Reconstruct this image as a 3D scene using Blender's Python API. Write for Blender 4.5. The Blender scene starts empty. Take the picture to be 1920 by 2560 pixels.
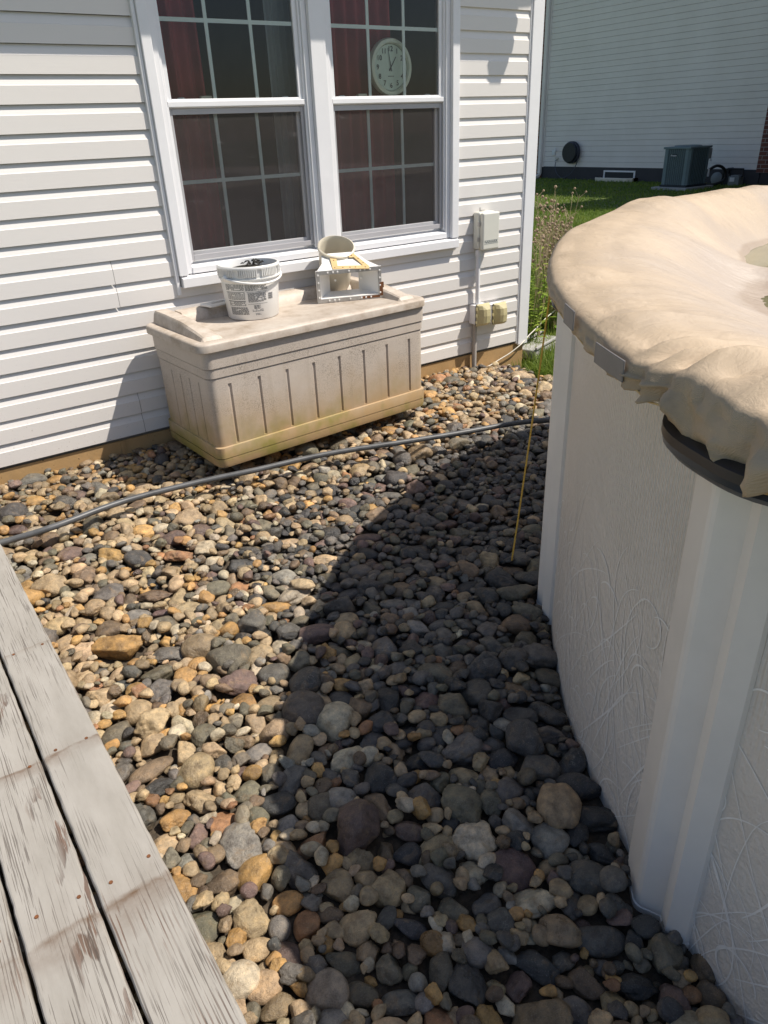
import bpy, math, random
import numpy as np
from mathutils import Vector, Matrix, Euler

random.seed(7)
RNG = np.random.default_rng(11)
SC = bpy.context.scene
COL = SC.collection
R = math.radians

# ------------------------------------------------------------------ camera
cam = bpy.data.cameras.new('camera')
camo = bpy.data.objects.new('camera', cam)
COL.objects.link(camo)
camo.location = (-3.96251, -3.90269, 1.43929)
camo.rotation_euler = (R(62.2206), R(2.22376), R(-34.93213))
cam.sensor_fit = 'VERTICAL'
cam.sensor_height = 36.0
cam.lens = 1813.26 / 2560 * 36.0
cam.clip_start = 0.05
cam.clip_end = 1500
SC.camera = camo

# ------------------------------------------------------------------ light
SUN_AZ, SUN_EL = -38.5, 56.5
SUND = Vector((math.cos(R(SUN_EL)) * math.cos(R(SUN_AZ)), math.cos(R(SUN_EL)) * math.sin(R(SUN_AZ)), math.sin(R(SUN_EL))))
world = bpy.data.worlds.new('World')
SC.world = world
world.use_nodes = True
wn = world.node_tree
bg = wn.nodes['Background']
sky = wn.nodes.new('ShaderNodeTexSky')
sky.sky_type = 'NISHITA'
sky.sun_disc = False
sky.sun_elevation = R(SUN_EL)
sky.sun_rotation = math.atan2(SUND.x, SUND.y)
sky.air_density = 1.0
sky.dust_density = 1.2
wn.links.new(sky.outputs[0], bg.inputs[0])
bg.inputs[1].default_value = 0.105
sl = bpy.data.lights.new('sun', 'SUN')
sl.energy = 4.9
sl.angle = R(0.53)
sl.color = (1.0, 0.93, 0.83)
slo = bpy.data.objects.new('sun', sl)
slo.rotation_euler = (-SUND).to_track_quat('-Z', 'Y').to_euler()
slo.location = (0, 0, 20)
COL.objects.link(slo)
SC.view_settings.view_transform = 'Standard'
SC.view_settings.look = 'None'
SC.view_settings.exposure = 0.22
SC.view_settings.gamma = 1.0
SC.cycles.max_bounces = 8
SC.cycles.transparent_max_bounces = 16

# ------------------------------------------------------------------ materials
def new_mat(name):
    m = bpy.data.materials.new(name)
    m.use_nodes = True
    nt = m.node_tree
    return m, nt, nt.nodes['Principled BSDF']

def N(nt, typ, **kw):
    n = nt.nodes.new(typ)
    for k, v in kw.items():
        if hasattr(n, k):
            setattr(n, k, v)
        else:
            n.inputs[k].default_value = v
    return n

def c4(c):
    return (c[0], c[1], c[2], 1.0)

def coords(nt, scale=(1, 1, 1), kind='Object', rot=(0, 0, 0)):
    tc = N(nt, 'ShaderNodeTexCoord')
    mp = N(nt, 'ShaderNodeMapping')
    mp.inputs['Scale'].default_value = scale
    mp.inputs['Rotation'].default_value = rot
    nt.links.new(tc.outputs[kind], mp.inputs[0])
    return mp.outputs[0]

def noise(nt, vec, scale, detail=4, rough=0.55, dist=0.0):
    n = N(nt, 'ShaderNodeTexNoise')
    n.inputs['Scale'].default_value = scale
    n.inputs['Detail'].default_value = detail
    n.inputs['Roughness'].default_value = rough
    n.inputs['Distortion'].default_value = dist
    nt.links.new(vec, n.inputs['Vector'])
    return n.outputs['Fac']

def ramp(nt, fac, stops, interp='LINEAR'):
    r = N(nt, 'ShaderNodeValToRGB')
    r.color_ramp.interpolation = interp
    els = r.color_ramp.elements
    while len(els) < len(stops):
        els.new(0.5)
    for e, (p, c) in zip(els, stops):
        e.position = p
        e.color = c4(c) if len(c) == 3 else c
    nt.links.new(fac, r.inputs[0])
    return r.outputs[0]

def mixc(nt, fac, a, b, typ='MIX'):
    m = N(nt, 'ShaderNodeMix', data_type='RGBA', blend_type=typ)
    for sock, v in ((0, fac), (6, a), (7, b)):
        if hasattr(v, 'is_linked') or hasattr(v, 'links'):
            nt.links.new(v, m.inputs[sock])
        elif sock == 0:
            m.inputs[0].default_value = v
        else:
            m.inputs[sock].default_value = c4(v)
    return m.outputs[2]

def mathn(nt, op, a, b=None, clamp=False):
    m = N(nt, 'ShaderNodeMath', operation=op, use_clamp=clamp)
    for i, v in ((0, a), (1, b)):
        if v is None:
            continue
        if hasattr(v, 'links'):
            nt.links.new(v, m.inputs[i])
        else:
            m.inputs[i].default_value = v
    return m.outputs[0]

def bump(nt, bsdf, height, strength=0.3, dist=0.01):
    b = N(nt, 'ShaderNodeBump')
    b.inputs['Strength'].default_value = strength
    b.inputs['Distance'].default_value = dist
    nt.links.new(height, b.inputs['Height'])
    nt.links.new(b.outputs[0], bsdf.inputs['Normal'])

def simple(name, col, rough=0.5, var=0.12, vscale=6.0, metal=0.0, bumpk=0.0, bscale=60.0, spec=0.5):
    m, nt, b = new_mat(name)
    v = coords(nt)
    f = noise(nt, v, vscale, 5, 0.6)
    lo = tuple(max(0, c * (1 - var)) for c in col)
    hi = tuple(min(1, c * (1 + var)) for c in col)
    nt.links.new(ramp(nt, f, [(0.3, lo), (0.7, hi)]), b.inputs['Base Color'])
    b.inputs['Roughness'].default_value = rough
    b.inputs['Metallic'].default_value = metal
    b.inputs['Specular IOR Level'].default_value = spec
    if bumpk > 0:
        bump(nt, b, noise(nt, v, bscale, 4, 0.6), bumpk, 0.004)
    return m

def siding_mat(name, col, dirt=0.10):
    m, nt, b = new_mat(name)
    v = coords(nt, (2.5, 1, 60))
    f = noise(nt, v, 3.0, 6, 0.65, 0.4)
    v2 = coords(nt)
    g = noise(nt, v2, 1.3, 5, 0.6)
    base = mixc(nt, mathn(nt, 'MULTIPLY', g, dirt * 2), col, tuple(c * k for c, k in zip(col, (.72, .70, .66))))
    # specks of splashed soil on the lower courses
    sp = noise(nt, v2, 95.0, 2, 0.5)
    sep = N(nt, 'ShaderNodeSeparateXYZ')
    nt.links.new(v2, sep.inputs[0])
    low = ramp(nt, sep.outputs[2], [(0.0, (1, 1, 1)), (0.75, (0, 0, 0))])
    spk = mathn(nt, 'MULTIPLY', ramp(nt, sp, [(0.66, (0, 0, 0)), (0.72, (1, 1, 1))]), low)
    base = mixc(nt, mathn(nt, 'MULTIPLY', spk, 0.35), base, (0.28, 0.24, 0.18))
    nt.links.new(base, b.inputs['Base Color'])
    b.inputs['Roughness'].default_value = 0.48
    b.inputs['Specular IOR Level'].default_value = 0.35
    bump(nt, b, f, 0.22, 0.002)
    return m

def glass_mat(name, tint=(0.93, 0.97, 0.95)):
    m = bpy.data.materials.new(name)
    m.use_nodes = True
    nt = m.node_tree
    nt.nodes.clear()
    out = N(nt, 'ShaderNodeOutputMaterial')
    tr = N(nt, 'ShaderNodeBsdfTransparent')
    tr.inputs[0].default_value = c4(tint)
    gl = N(nt, 'ShaderNodeBsdfGlossy')
    gl.inputs['Roughness'].default_value = 0.01
    fr = N(nt, 'ShaderNodeFresnel')
    fr.inputs[0].default_value = 1.5
    mx = N(nt, 'ShaderNodeMixShader')
    nt.links.new(fr.outputs[0], mx.inputs[0])
    nt.links.new(tr.outputs[0], mx.inputs[1])
    nt.links.new(gl.outputs[0], mx.inputs[2])
    nt.links.new(mx.outputs[0], out.inputs[0])
    return m

def screen_mat(name):
    m = bpy.data.materials.new(name)
    m.use_nodes = True
    nt = m.node_tree
    nt.nodes.clear()
    out = N(nt, 'ShaderNodeOutputMaterial')
    tr = N(nt, 'ShaderNodeBsdfTransparent')
    df = N(nt, 'ShaderNodeBsdfDiffuse')
    v = coords(nt)
    f = noise(nt, v, 2.2, 4, 0.6)
    smu = noise(nt, coords(nt, (1, 1, 5)), 7.0, 3, 0.5, 1.0)
    colr = mixc(nt, ramp(nt, smu, [(0.66, (0, 0, 0)), (0.75, (0.5, 0.5, 0.5))]), (0.13, 0.12, 0.12), (0.36, 0.34, 0.34))
    nt.links.new(colr, df.inputs[0])
    mx = N(nt, 'ShaderNodeMixShader')
    nt.links.new(ramp(nt, f, [(0.3, (0.22,) * 3), (0.7, (0.34,) * 3)]), mx.inputs[0])
    nt.links.new(tr.outputs[0], mx.inputs[1])
    nt.links.new(df.outputs[0], mx.inputs[2])
    nt.links.new(mx.outputs[0], out.inputs[0])
    return m

M = {}
M['siding'] = siding_mat('vinyl siding', (0.755, 0.725, 0.695))
M['trim'] = simple('white vinyl trim', (0.78, 0.775, 0.785), 0.38, 0.03)
M['grey_trim'] = simple('grey screen frame', (0.42, 0.41, 0.42), 0.4, 0.04)
M['muntin'] = simple('pale green grey grille', (0.80, 0.84, 0.81), 0.4, 0.03)
M['glass'] = glass_mat('window glass')
M['screen'] = screen_mat('insect screen')
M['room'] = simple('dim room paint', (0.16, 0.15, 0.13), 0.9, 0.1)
M['curtain'] = simple('burgundy curtain', (0.36, 0.065, 0.07), 0.9, 0.15, 8)
M['sheer'] = simple('grey sheer curtain', (0.30, 0.31, 0.31), 0.9, 0.1, 8)
M['roof'] = simple('roof shingle', (0.12, 0.11, 0.10), 0.9, 0.3, 12, bumpk=0.4)
M['gasket'] = simple('yellow foam gasket', (0.60, 0.43, 0.20), 0.7, 0.10, 20)
M['white_plastic'] = simple('white plastic', (0.78, 0.77, 0.74), 0.35, 0.04, 9)
M['cream_plastic'] = simple('cream plastic', (0.66, 0.60, 0.48), 0.4, 0.06, 9)
M['box_plastic'] = simple('off white enclosure', (0.66, 0.65, 0.58), 0.45, 0.04, 9)
M['yellowed'] = simple('sun yellowed cover', (0.52, 0.46, 0.26), 0.35, 0.10, 14)
M['steel'] = simple('dull steel', (0.45, 0.44, 0.42), 0.4, 0.15, 40, metal=0.6)
M['dark'] = simple('dark rubber', (0.018, 0.018, 0.02), 0.55, 0.2, 20)
M['grey_pipe'] = simple('grey poly pipe', (0.085, 0.088, 0.092), 0.42, 0.30, 14)
M['rust'] = simple('rust', (0.16, 0.06, 0.02), 0.8, 0.3, 60)
M['print'] = simple('printed ink', (0.06, 0.06, 0.065), 0.6, 0.1, 20)
M['clock_rim'] = simple('clock rim', (0.72, 0.74, 0.60), 0.4, 0.03)
M['clock_face'] = simple('clock face', (0.66, 0.74, 0.64), 0.6, 0.03)
M['gray_clip'] = simple('grey cover clip', (0.20, 0.185, 0.175), 0.5, 0.10, 20, bumpk=0.1)
M['frame_resin'] = simple('pool upright resin', (0.84, 0.785, 0.72), 0.42, 0.05, 5, bumpk=0.04, bscale=200)
M['cap_resin'] = simple('dark grey pool cap', (0.012, 0.013, 0.016), 0.35, 0.15, 10)
M['rope'] = simple('yellow rope', (0.72, 0.45, 0.07), 0.7, 0.15, 200, bumpk=0.6, bscale=300)
M['cable'] = simple('white cable', (0.62, 0.58, 0.50), 0.5, 0.08, 30)

def concrete_mat(name, a, b2, mossy=False):
    m, nt, b = new_mat(name)
    v = coords(nt)
    f = noise(nt, v, 3.0, 8, 0.65)
    st = noise(nt, coords(nt, (9, 1, 0.8)), 3.0, 4, 0.6)
    g = mixc(nt, st, a, b2)
    g = mixc(nt, ramp(nt, f, [(0.35, (0, 0, 0)), (0.7, (1, 1, 1))]), g, tuple(c * 0.72 for c in a))
    pits = noise(nt, v, 70.0, 2, 0.5)
    g = mixc(nt, ramp(nt, pits, [(0.70, (0, 0, 0)), (0.74, (1, 1, 1))]), g, (0.05, 0.035, 0.02))
    nt.links.new(g, b.inputs['Base Color'])
    b.inputs['Roughness'].default_value = 0.85
    bump(nt, b, noise(nt, v, 45.0, 5, 0.6), 0.35, 0.004)
    return m
M['foundation'] = concrete_mat('stained foundation', (0.50, 0.31, 0.13), (0.42, 0.28, 0.14))
M['dark_found'] = concrete_mat('dark foundation', (0.065, 0.062, 0.066), (0.05, 0.05, 0.055))
M['concrete'] = concrete_mat('pale concrete', (0.42, 0.41, 0.39), (0.36, 0.35, 0.33))

# storage box plastic: speckled mildew in the middle, tan and green stains low down
def deckbox_mat():
    m, nt, b = new_mat('weathered resin')
    v = coords(nt)
    sep = N(nt, 'ShaderNodeSeparateXYZ')
    nt.links.new(v, sep.inputs[0])
    z = sep.outputs[2]
    big = noise(nt, v, 5.0, 5, 0.6)
    zz = mathn(nt, 'ADD', z, mathn(nt, 'MULTIPLY', mathn(nt, 'SUBTRACT', big, 0.5), 0.28))
    base = (0.58, 0.51, 0.44)
    c = mixc(nt, mathn(nt, 'MULTIPLY', noise(nt, v, 11, 5, 0.6), 0.5), base, (0.42, 0.36, 0.31))
    band = ramp(nt, zz, [(0.02, (1, 1, 1)), (0.34, (0, 0, 0))])
    c = mixc(nt, mathn(nt, 'MULTIPLY', band, 0.9), c, (0.42, 0.275, 0.125))
    gr = mathn(nt, 'MULTIPLY', ramp(nt, noise(nt, v, 3.1, 4, 0.6), [(0.47, (0, 0, 0)), (0.60, (1, 1, 1))]), ramp(nt, zz, [(0.02, (1, 1, 1)), (0.20, (0, 0, 0))]))
    c = mixc(nt, mathn(nt, 'MULTIPLY', gr, 0.8), c, (0.24, 0.22, 0.05))
    sp = ramp(nt, noise(nt, v, 190.0, 2, 0.6), [(0.50, (0, 0, 0)), (0.58, (1, 1, 1))])
    mask = mathn(nt, 'MULTIPLY', ramp(nt, noise(nt, v, 3.3, 4, 0.6), [(0.38, (0, 0, 0)), (0.60, (1, 1, 1))]),
                 ramp(nt, z, [(0.12, (0, 0, 0)), (0.26, (1, 1, 1)), (0.46, (1, 1, 1)), (0.56, (0, 0, 0))]))
    c = mixc(nt, mathn(nt, 'MULTIPLY', mathn(nt, 'MULTIPLY', sp, mask), 0.55), c, (0.16, 0.13, 0.10))
    # vertical drip streaks
    dr = ramp(nt, noise(nt, coords(nt, (26, 26, 1.2)), 1.0, 3, 0.6), [(0.55, (0, 0, 0)), (0.75, (1, 1, 1))])
    c = mixc(nt, mathn(nt, 'MULTIPLY', dr, 0.22), c, (0.30, 0.24, 0.17))
    nt.links.new(c, b.inputs['Base Color'])
    b.inputs['Roughness'].default_value = 0.5
    b.inputs['Specular IOR Level'].default_value = 0.35
    bump(nt, b, noise(nt, v, 120, 3, 0.6), 0.08, 0.002)
    return m
M['deckbox'] = deckbox_mat()

def lid_mat():
    m, nt, b = new_mat('weathered lid')
    v = coords(nt)
    f = noise(nt, v, 9, 7, 0.7)
    c = ramp(nt, f, [(0.32, (0.36, 0.29, 0.22)), (0.5, (0.50, 0.43, 0.36)), (0.68, (0.58, 0.52, 0.45))])
    sc = ramp(nt, noise(nt, coords(nt, (3, 40, 3), rot=(0, 0, 0.2)), 3, 4, 0.6), [(0.60, (0, 0, 0)), (0.70, (1, 1, 1))])
    c = mixc(nt, mathn(nt, 'MULTIPLY', sc, 0.35), c, (0.30, 0.24, 0.18))
    nt.links.new(c, b.inputs['Base Color'])
    b.inputs['Roughness'].default_value = 0.55
    bump(nt, b, f, 0.1, 0.003)
    return m
M['lid'] = lid_mat()

# worn grey deck paint: grain along Y, brown wood showing in streaks, dirt lines over two joists
def deck_mat():
    m, nt, b = new_mat('worn deck paint')
    v = coords(nt)
    va = N(nt, 'ShaderNodeAttribute')
    va.attribute_name = 'board'
    add = N(nt, 'ShaderNodeVectorMath', operation='ADD')
    nt.links.new(v, add.inputs[0])
    nt.links.new(va.outputs['Vector'], add.inputs[1])
    def mapped(scale):
        mp = N(nt, 'ShaderNodeMapping')
        mp.inputs['Scale'].default_value = scale
        nt.links.new(add.outputs[0], mp.inputs[0])
        return mp.outputs[0]
    paint = ramp(nt, noise(nt, mapped((7, 2.0, 7)), 2.0, 6, 0.65), [(0.3, (0.29, 0.27, 0.238)), (0.7, (0.375, 0.352, 0.318))])
    # cathedral grain: distorted rings stretched along the board, broken into thin cracks
    wv = N(nt, 'ShaderNodeTexWave', wave_type='RINGS', rings_direction='SPHERICAL', wave_profile='SIN')
    wv.inputs['Scale'].default_value = 6.5
    wv.inputs['Distortion'].default_value = 4.0
    wv.inputs['Detail'].default_value = 2.5
    wv.inputs['Detail Scale'].default_value = 1.0
    wv.inputs['Detail Roughness'].default_value = 0.6
    nt.links.new(mapped((5.2, 0.62, 3)), wv.inputs['Vector'])
    grain = wv.outputs['Fac']
    fine = noise(nt, mapped((190, 7.5, 60)), 1.0, 4, 0.65)
    patch = noise(nt, mapped((4.5, 1.5, 5)), 1.0, 4, 0.6)
    crack = mathn(nt, 'MULTIPLY', ramp(nt, grain, [(0.74, (0, 0, 0)), (0.84, (1, 1, 1))]), ramp(nt, fine, [(0.44, (0, 0, 0)), (0.49, (1, 1, 1))]))
    crack = mathn(nt, 'MULTIPLY', crack, ramp(nt, patch, [(0.43, (0, 0, 0)), (0.52, (1, 1, 1))]))
    wood = ramp(nt, noise(nt, mapped((60, 2, 60)), 1.0, 3, 0.6), [(0.35, (0.055, 0.035, 0.026)), (0.65, (0.16, 0.085, 0.055))])
    c = mixc(nt, mathn(nt, 'MULTIPLY', crack, 0.82), paint, wood)
    hair = mathn(nt, 'MULTIPLY', ramp(nt, noise(nt, mapped((300, 5.0, 60)), 1.0, 3, 0.6), [(0.57, (0, 0, 0)), (0.60, (1, 1, 1))]),
                 ramp(nt, noise(nt, mapped((6, 2.6, 6)), 1.3, 3, 0.5), [(0.40, (0, 0, 0)), (0.55, (1, 1, 1))]))
    c = mixc(nt, mathn(nt, 'MULTIPLY', hair, 0.62), c, (0.07, 0.055, 0.045))
    # knots
    vo = N(nt, 'ShaderNodeTexVoronoi')
    vo.inputs['Scale'].default_value = 1.0
    vo.inputs['Randomness'].default_value = 1.0
    nt.links.new(mapped((5.0, 4.2, 1)), vo.inputs['Vector'])
    kd = mathn(nt, 'ADD', vo.outputs['Distance'], mathn(nt, 'MULTIPLY', mathn(nt, 'SUBTRACT', noise(nt, v, 60, 4, 0.6), 0.5), 0.10))
    kn = ramp(nt, kd, [(0.0, (1, 1, 1)), (0.035, (0.9,) * 3), (0.05, (0.15,) * 3), (0.065, (0.5,) * 3), (0.085, (0, 0, 0))])
    c = mixc(nt, mathn(nt, 'MULTIPLY', kn, 0.75), c, (0.12, 0.07, 0.045))
    # dirt lines above the joists
    sep = N(nt, 'ShaderNodeSeparateXYZ')
    nt.links.new(v, sep.inputs[0])
    wob = mathn(nt, 'MULTIPLY', mathn(nt, 'SUBTRACT', noise(nt, v, 9, 4, 0.6), 0.5), 0.05)
    for y0, w, amt in ((-2.305, 0.10, 1.0), (-2.80, 0.19, 1.0), (-1.80, 0.05, 0.45), (-3.25, 0.13, 0.9)):
        d = mathn(nt, 'ADD', mathn(nt, 'SUBTRACT', sep.outputs[1], y0), wob)
        ln = mathn(nt, 'MULTIPLY', ramp(nt, mathn(nt, 'ADD', mathn(nt, 'MULTIPLY', d, 1.0 / w), 0.5), [(0.0, (0, 0, 0)), (0.42, (0.55,) * 3), (0.5, (1, 1, 1)), (0.56, (0.15,) * 3), (1.0, (0, 0, 0))]),
                   ramp(nt, noise(nt, v, 14, 4, 0.7), [(0.30, (0.15,) * 3), (0.65, (1, 1, 1))]))
        c = mixc(nt, mathn(nt, 'MULTIPLY', ln, amt), c, (0.135, 0.085, 0.052))
    # dark mildew blotch
    bl = ramp(nt, noise(nt, mapped((6, 3, 6)), 1.7, 6, 0.7), [(0.60, (0, 0, 0)), (0.78, (1, 1, 1))])
    c = mixc(nt, mathn(nt, 'MULTIPLY', bl, 0.35), c, (0.16, 0.125, 0.095))
    nt.links.new(c, b.inputs['Base Color'])
    b.inputs['Roughness'].default_value = 0.62
    b.inputs['Specular IOR Level'].default_value = 0.3
    h = mathn(nt, 'SUBTRACT', mathn(nt, 'MULTIPLY', fine, 0.25), mathn(nt, 'ADD', crack, mathn(nt, 'MULTIPLY', hair, 0.6)))
    bump(nt, b, h, 0.5, 0.002)
    return m
M['deck'] = deck_mat()
M['deck_side'] = simple('bare deck lumber', (0.24, 0.20, 0.16), 0.8, 0.2, 8, bumpk=0.2)

def stone_mat():
    m, nt, b = new_mat('river stone')
    at = N(nt, 'ShaderNodeAttribute')
    at.attribute_name = 'tint'
    tc = N(nt, 'ShaderNodeNewGeometry')
    pos = tc.outputs['Position']
    f1 = noise(nt, pos, 34, 6, 0.65)
    c = mixc(nt, 1.0, at.outputs['Color'], ramp(nt, f1, [(0.28, (0.44, 0.41, 0.39)), (0.5, (0.95, 0.95, 0.95)), (0.72, (1.50, 1.42, 1.30))]), 'MULTIPLY')
    c = mixc(nt, ramp(nt, noise(nt, pos, 21, 4, 0.6, 0.8), [(0.56, (0, 0, 0)), (0.74, (0.55,) * 3)]), c, (0.34, 0.225, 0.115))
    c = mixc(nt, ramp(nt, noise(nt, pos, 90, 5, 0.7), [(0.58, (0, 0, 0)), (0.76, (0.45,) * 3)]), c, (0.05, 0.042, 0.034))
    f2 = noise(nt, pos, 330, 3, 0.6)
    c = mixc(nt, ramp(nt, f2, [(0.60, (0, 0, 0)), (0.72, (0.40,) * 3)]), c, (0.50, 0.46, 0.40))
    c = mixc(nt, ramp(nt, f2, [(0.28, (0.5,) * 3), (0.42, (0, 0, 0))]), c, (0.03, 0.028, 0.025))
    # veins
    v = noise(nt, pos, 19, 2, 0.5, 2.0)
    ve = ramp(nt, v, [(0.485, (0, 0, 0)), (0.5, (1, 1, 1)), (0.515, (0, 0, 0))])
    vm = ramp(nt, noise(nt, pos, 8, 2, 0.5), [(0.58, (0, 0, 0)), (0.66, (0.35,) * 3)])
    c = mixc(nt, mathn(nt, 'MULTIPLY', ve, vm), c, (0.48, 0.43, 0.36))
    # dust in the pits
    wet = at.outputs['Alpha']
    c = mixc(nt, mathn(nt, 'MULTIPLY', wet, 0.45), c, (0.0, 0.0, 0.0))
    nt.links.new(c, b.inputs['Base Color'])
    ro = mathn(nt, 'SUBTRACT', mathn(nt, 'ADD', 0.42, mathn(nt, 'MULTIPLY', f1, 0.25)), mathn(nt, 'MULTIPLY', wet, 0.42))
    nt.links.new(ro, b.inputs['Roughness'])
    b.inputs['Specular IOR Level'].default_value = 0.55
    h = mathn(nt, 'ADD', mathn(nt, 'MULTIPLY', noise(nt, pos, 62, 6, 0.7), 1.3), mathn(nt, 'MULTIPLY', f2, 0.25))
    bump(nt, b, h, 0.8, 0.008)
    return m
M['stone'] = stone_mat()

def soil_mat():
    m, nt, b = new_mat('damp grit')
    v = coords(nt)
    f = noise(nt, v, 60, 6, 0.7)
    nt.links.new(ramp(nt, f, [(0.3, (0.03, 0.024, 0.017)), (0.7, (0.12, 0.09, 0.06))]), b.inputs['Base Color'])
    b.inputs['Roughness'].default_value = 0.95
    bump(nt, b, f, 0.8, 0.01)
    return m
M['soil'] = soil_mat()

def lawn_mat():
    m, nt, b = new_mat('turf')
    v = coords(nt)
    f = noise(nt, v, 1.1, 5, 0.6)
    g = noise(nt, v, 55, 4, 0.6)
    c = mixc(nt, g, (0.035, 0.065, 0.010), (0.13, 0.17, 0.03))
    c = mixc(nt, ramp(nt, f, [(0.4, (0, 0, 0)), (0.7, (0.4,) * 3)]), c, (0.10, 0.105, 0.03))
    nt.links.new(c, b.inputs['Base Color'])
    b.inputs['Roughness'].default_value = 0.9
    bump(nt, b, g, 0.8, 0.03)
    return m
M['lawn'] = lawn_mat()

def leaf_mat(name, a, b2, trans=0.42):
    m, nt, b = new_mat(name)
    at = N(nt, 'ShaderNodeAttribute')
    at.attribute_name = 'tint'
    c = mixc(nt, at.outputs['Fac'], a, b2)
    nt.links.new(c, b.inputs['Base Color'])
    b.inputs['Roughness'].default_value = 0.55
    b.inputs['Specular IOR Level'].default_value = 0.3
    out = nt.nodes['Material Output']
    tl = N(nt, 'ShaderNodeBsdfTranslucent')
    nt.links.new(c, tl.inputs[0])
    mx = N(nt, 'ShaderNodeMixShader')
    mx.inputs[0].default_value = trans
    nt.links.new(b.outputs[0], mx.inputs[1])
    nt.links.new(tl.outputs[0], mx.inputs[2])
    nt.links.new(mx.outputs[0], out.inputs[0])
    return m
M['grass'] = leaf_mat('grass blades', (0.095, 0.185, 0.018), (0.28, 0.34, 0.065))
M['leaf'] = leaf_mat('leaves', (0.17, 0.29, 0.03), (0.38, 0.45, 0.09))
M['straw'] = leaf_mat('dry stems', (0.46, 0.37, 0.23), (0.62, 0.53, 0.35), 0.1)
M['seed'] = simple('dry seed heads', (0.30, 0.22, 0.15), 0.9, 0.3, 60, bumpk=0.8, bscale=150)

def cover_mat():
    m, nt, b = new_mat('tan cover fabric')
    v = coords(nt)
    f = noise(nt, v, 2.6, 6, 0.6)
    c = ramp(nt, f, [(0.3, (0.42, 0.322, 0.215)), (0.55, (0.50, 0.388, 0.268)), (0.75, (0.555, 0.447, 0.325))])
    # paler, greyer zone toward the middle of the sheet
    sep = N(nt, 'ShaderNodeSeparateXYZ')
    vv = N(nt, 'ShaderNodeVectorMath', operation='SUBTRACT')
    nt.links.new(v, vv.inputs[0])
    vv.inputs[1].default_value = (-0.39, -4.25, 0)
    nt.links.new(vv.outputs[0], sep.inputs[0])
    rr = mathn(nt, 'SQRT', mathn(nt, 'ADD', mathn(nt, 'MULTIPLY', sep.outputs[0], sep.outputs[0]), mathn(nt, 'MULTIPLY', sep.outputs[1], sep.outputs[1])))
    rr = mathn(nt, 'ADD', rr, mathn(nt, 'MULTIPLY', mathn(nt, 'SUBTRACT', f, 0.5), 0.8))
    inner = ramp(nt, mathn(nt, 'DIVIDE', rr, 3.0), [(0.72, (1, 1, 1)), (0.86, (0, 0, 0))])
    c = mixc(nt, mathn(nt, 'MULTIPLY', inner, 0.75), c, (0.45, 0.385, 0.33))
    sepz = N(nt, 'ShaderNodeSeparateXYZ')
    nt.links.new(v, sepz.inputs[0])
    low = ramp(nt, mathn(nt, 'ADD', mathn(nt, 'SUBTRACT', sepz.outputs[2], 0.50), mathn(nt, 'MULTIPLY', mathn(nt, 'SUBTRACT', f, 0.5), 0.05)), [(0.424, (1, 1, 1)), (0.432, (0, 0, 0))])
    c = mixc(nt, mathn(nt, 'MULTIPLY', low, 0.5), c, (0.27, 0.19, 0.125))
    st = ramp(nt, noise(nt, v, 7, 6, 0.7), [(0.58, (0, 0, 0)), (0.75, (1, 1, 1))])
    c = mixc(nt, mathn(nt, 'MULTIPLY', st, 0.5), c, (0.30, 0.225, 0.15))
    nt.links.new(c, b.inputs['Base Color'])
    nt.links.new(mathn(nt, 'SUBTRACT', 0.62, mathn(nt, 'MULTIPLY', inner, 0.18)), b.inputs['Roughness'])
    b.inputs['Specular IOR Level'].default_value = 0.45
    cr = noise(nt, coords(nt, (1, 1, 1)), 17, 6, 0.62, 1.6)
    wv = N(nt, 'ShaderNodeTexWave', wave_type='BANDS', bands_direction='DIAGONAL')
    wv.inputs['Scale'].default_value = 160
    wv.inputs['Distortion'].default_value = 1.0
    nt.links.new(v, wv.inputs['Vector'])
    an = mathn(nt, 'ARCTAN2', sep.outputs[1], sep.outputs[0])
    cb = N(nt, 'ShaderNodeCombineXYZ')
    nt.links.new(mathn(nt, 'MULTIPLY', an, 30.0), cb.inputs[0])
    nt.links.new(mathn(nt, 'MULTIPLY', mathn(nt, 'SQRT', mathn(nt, 'ADD', mathn(nt, 'MULTIPLY', sep.outputs[0], sep.outputs[0]), mathn(nt, 'MULTIPLY', sep.outputs[1], sep.outputs[1]))), 5.0), cb.inputs[1])
    rad = noise(nt, cb.outputs[0], 1.0, 5, 0.62, 1.2)
    h = mathn(nt, 'ADD', mathn(nt, 'ADD', mathn(nt, 'MULTIPLY', cr, 0.45), rad), mathn(nt, 'MULTIPLY', wv.outputs['Fac'], 0.06))
    bump(nt, b, h, 0.55, 0.016)
    return m
M['cover'] = cover_mat()

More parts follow.
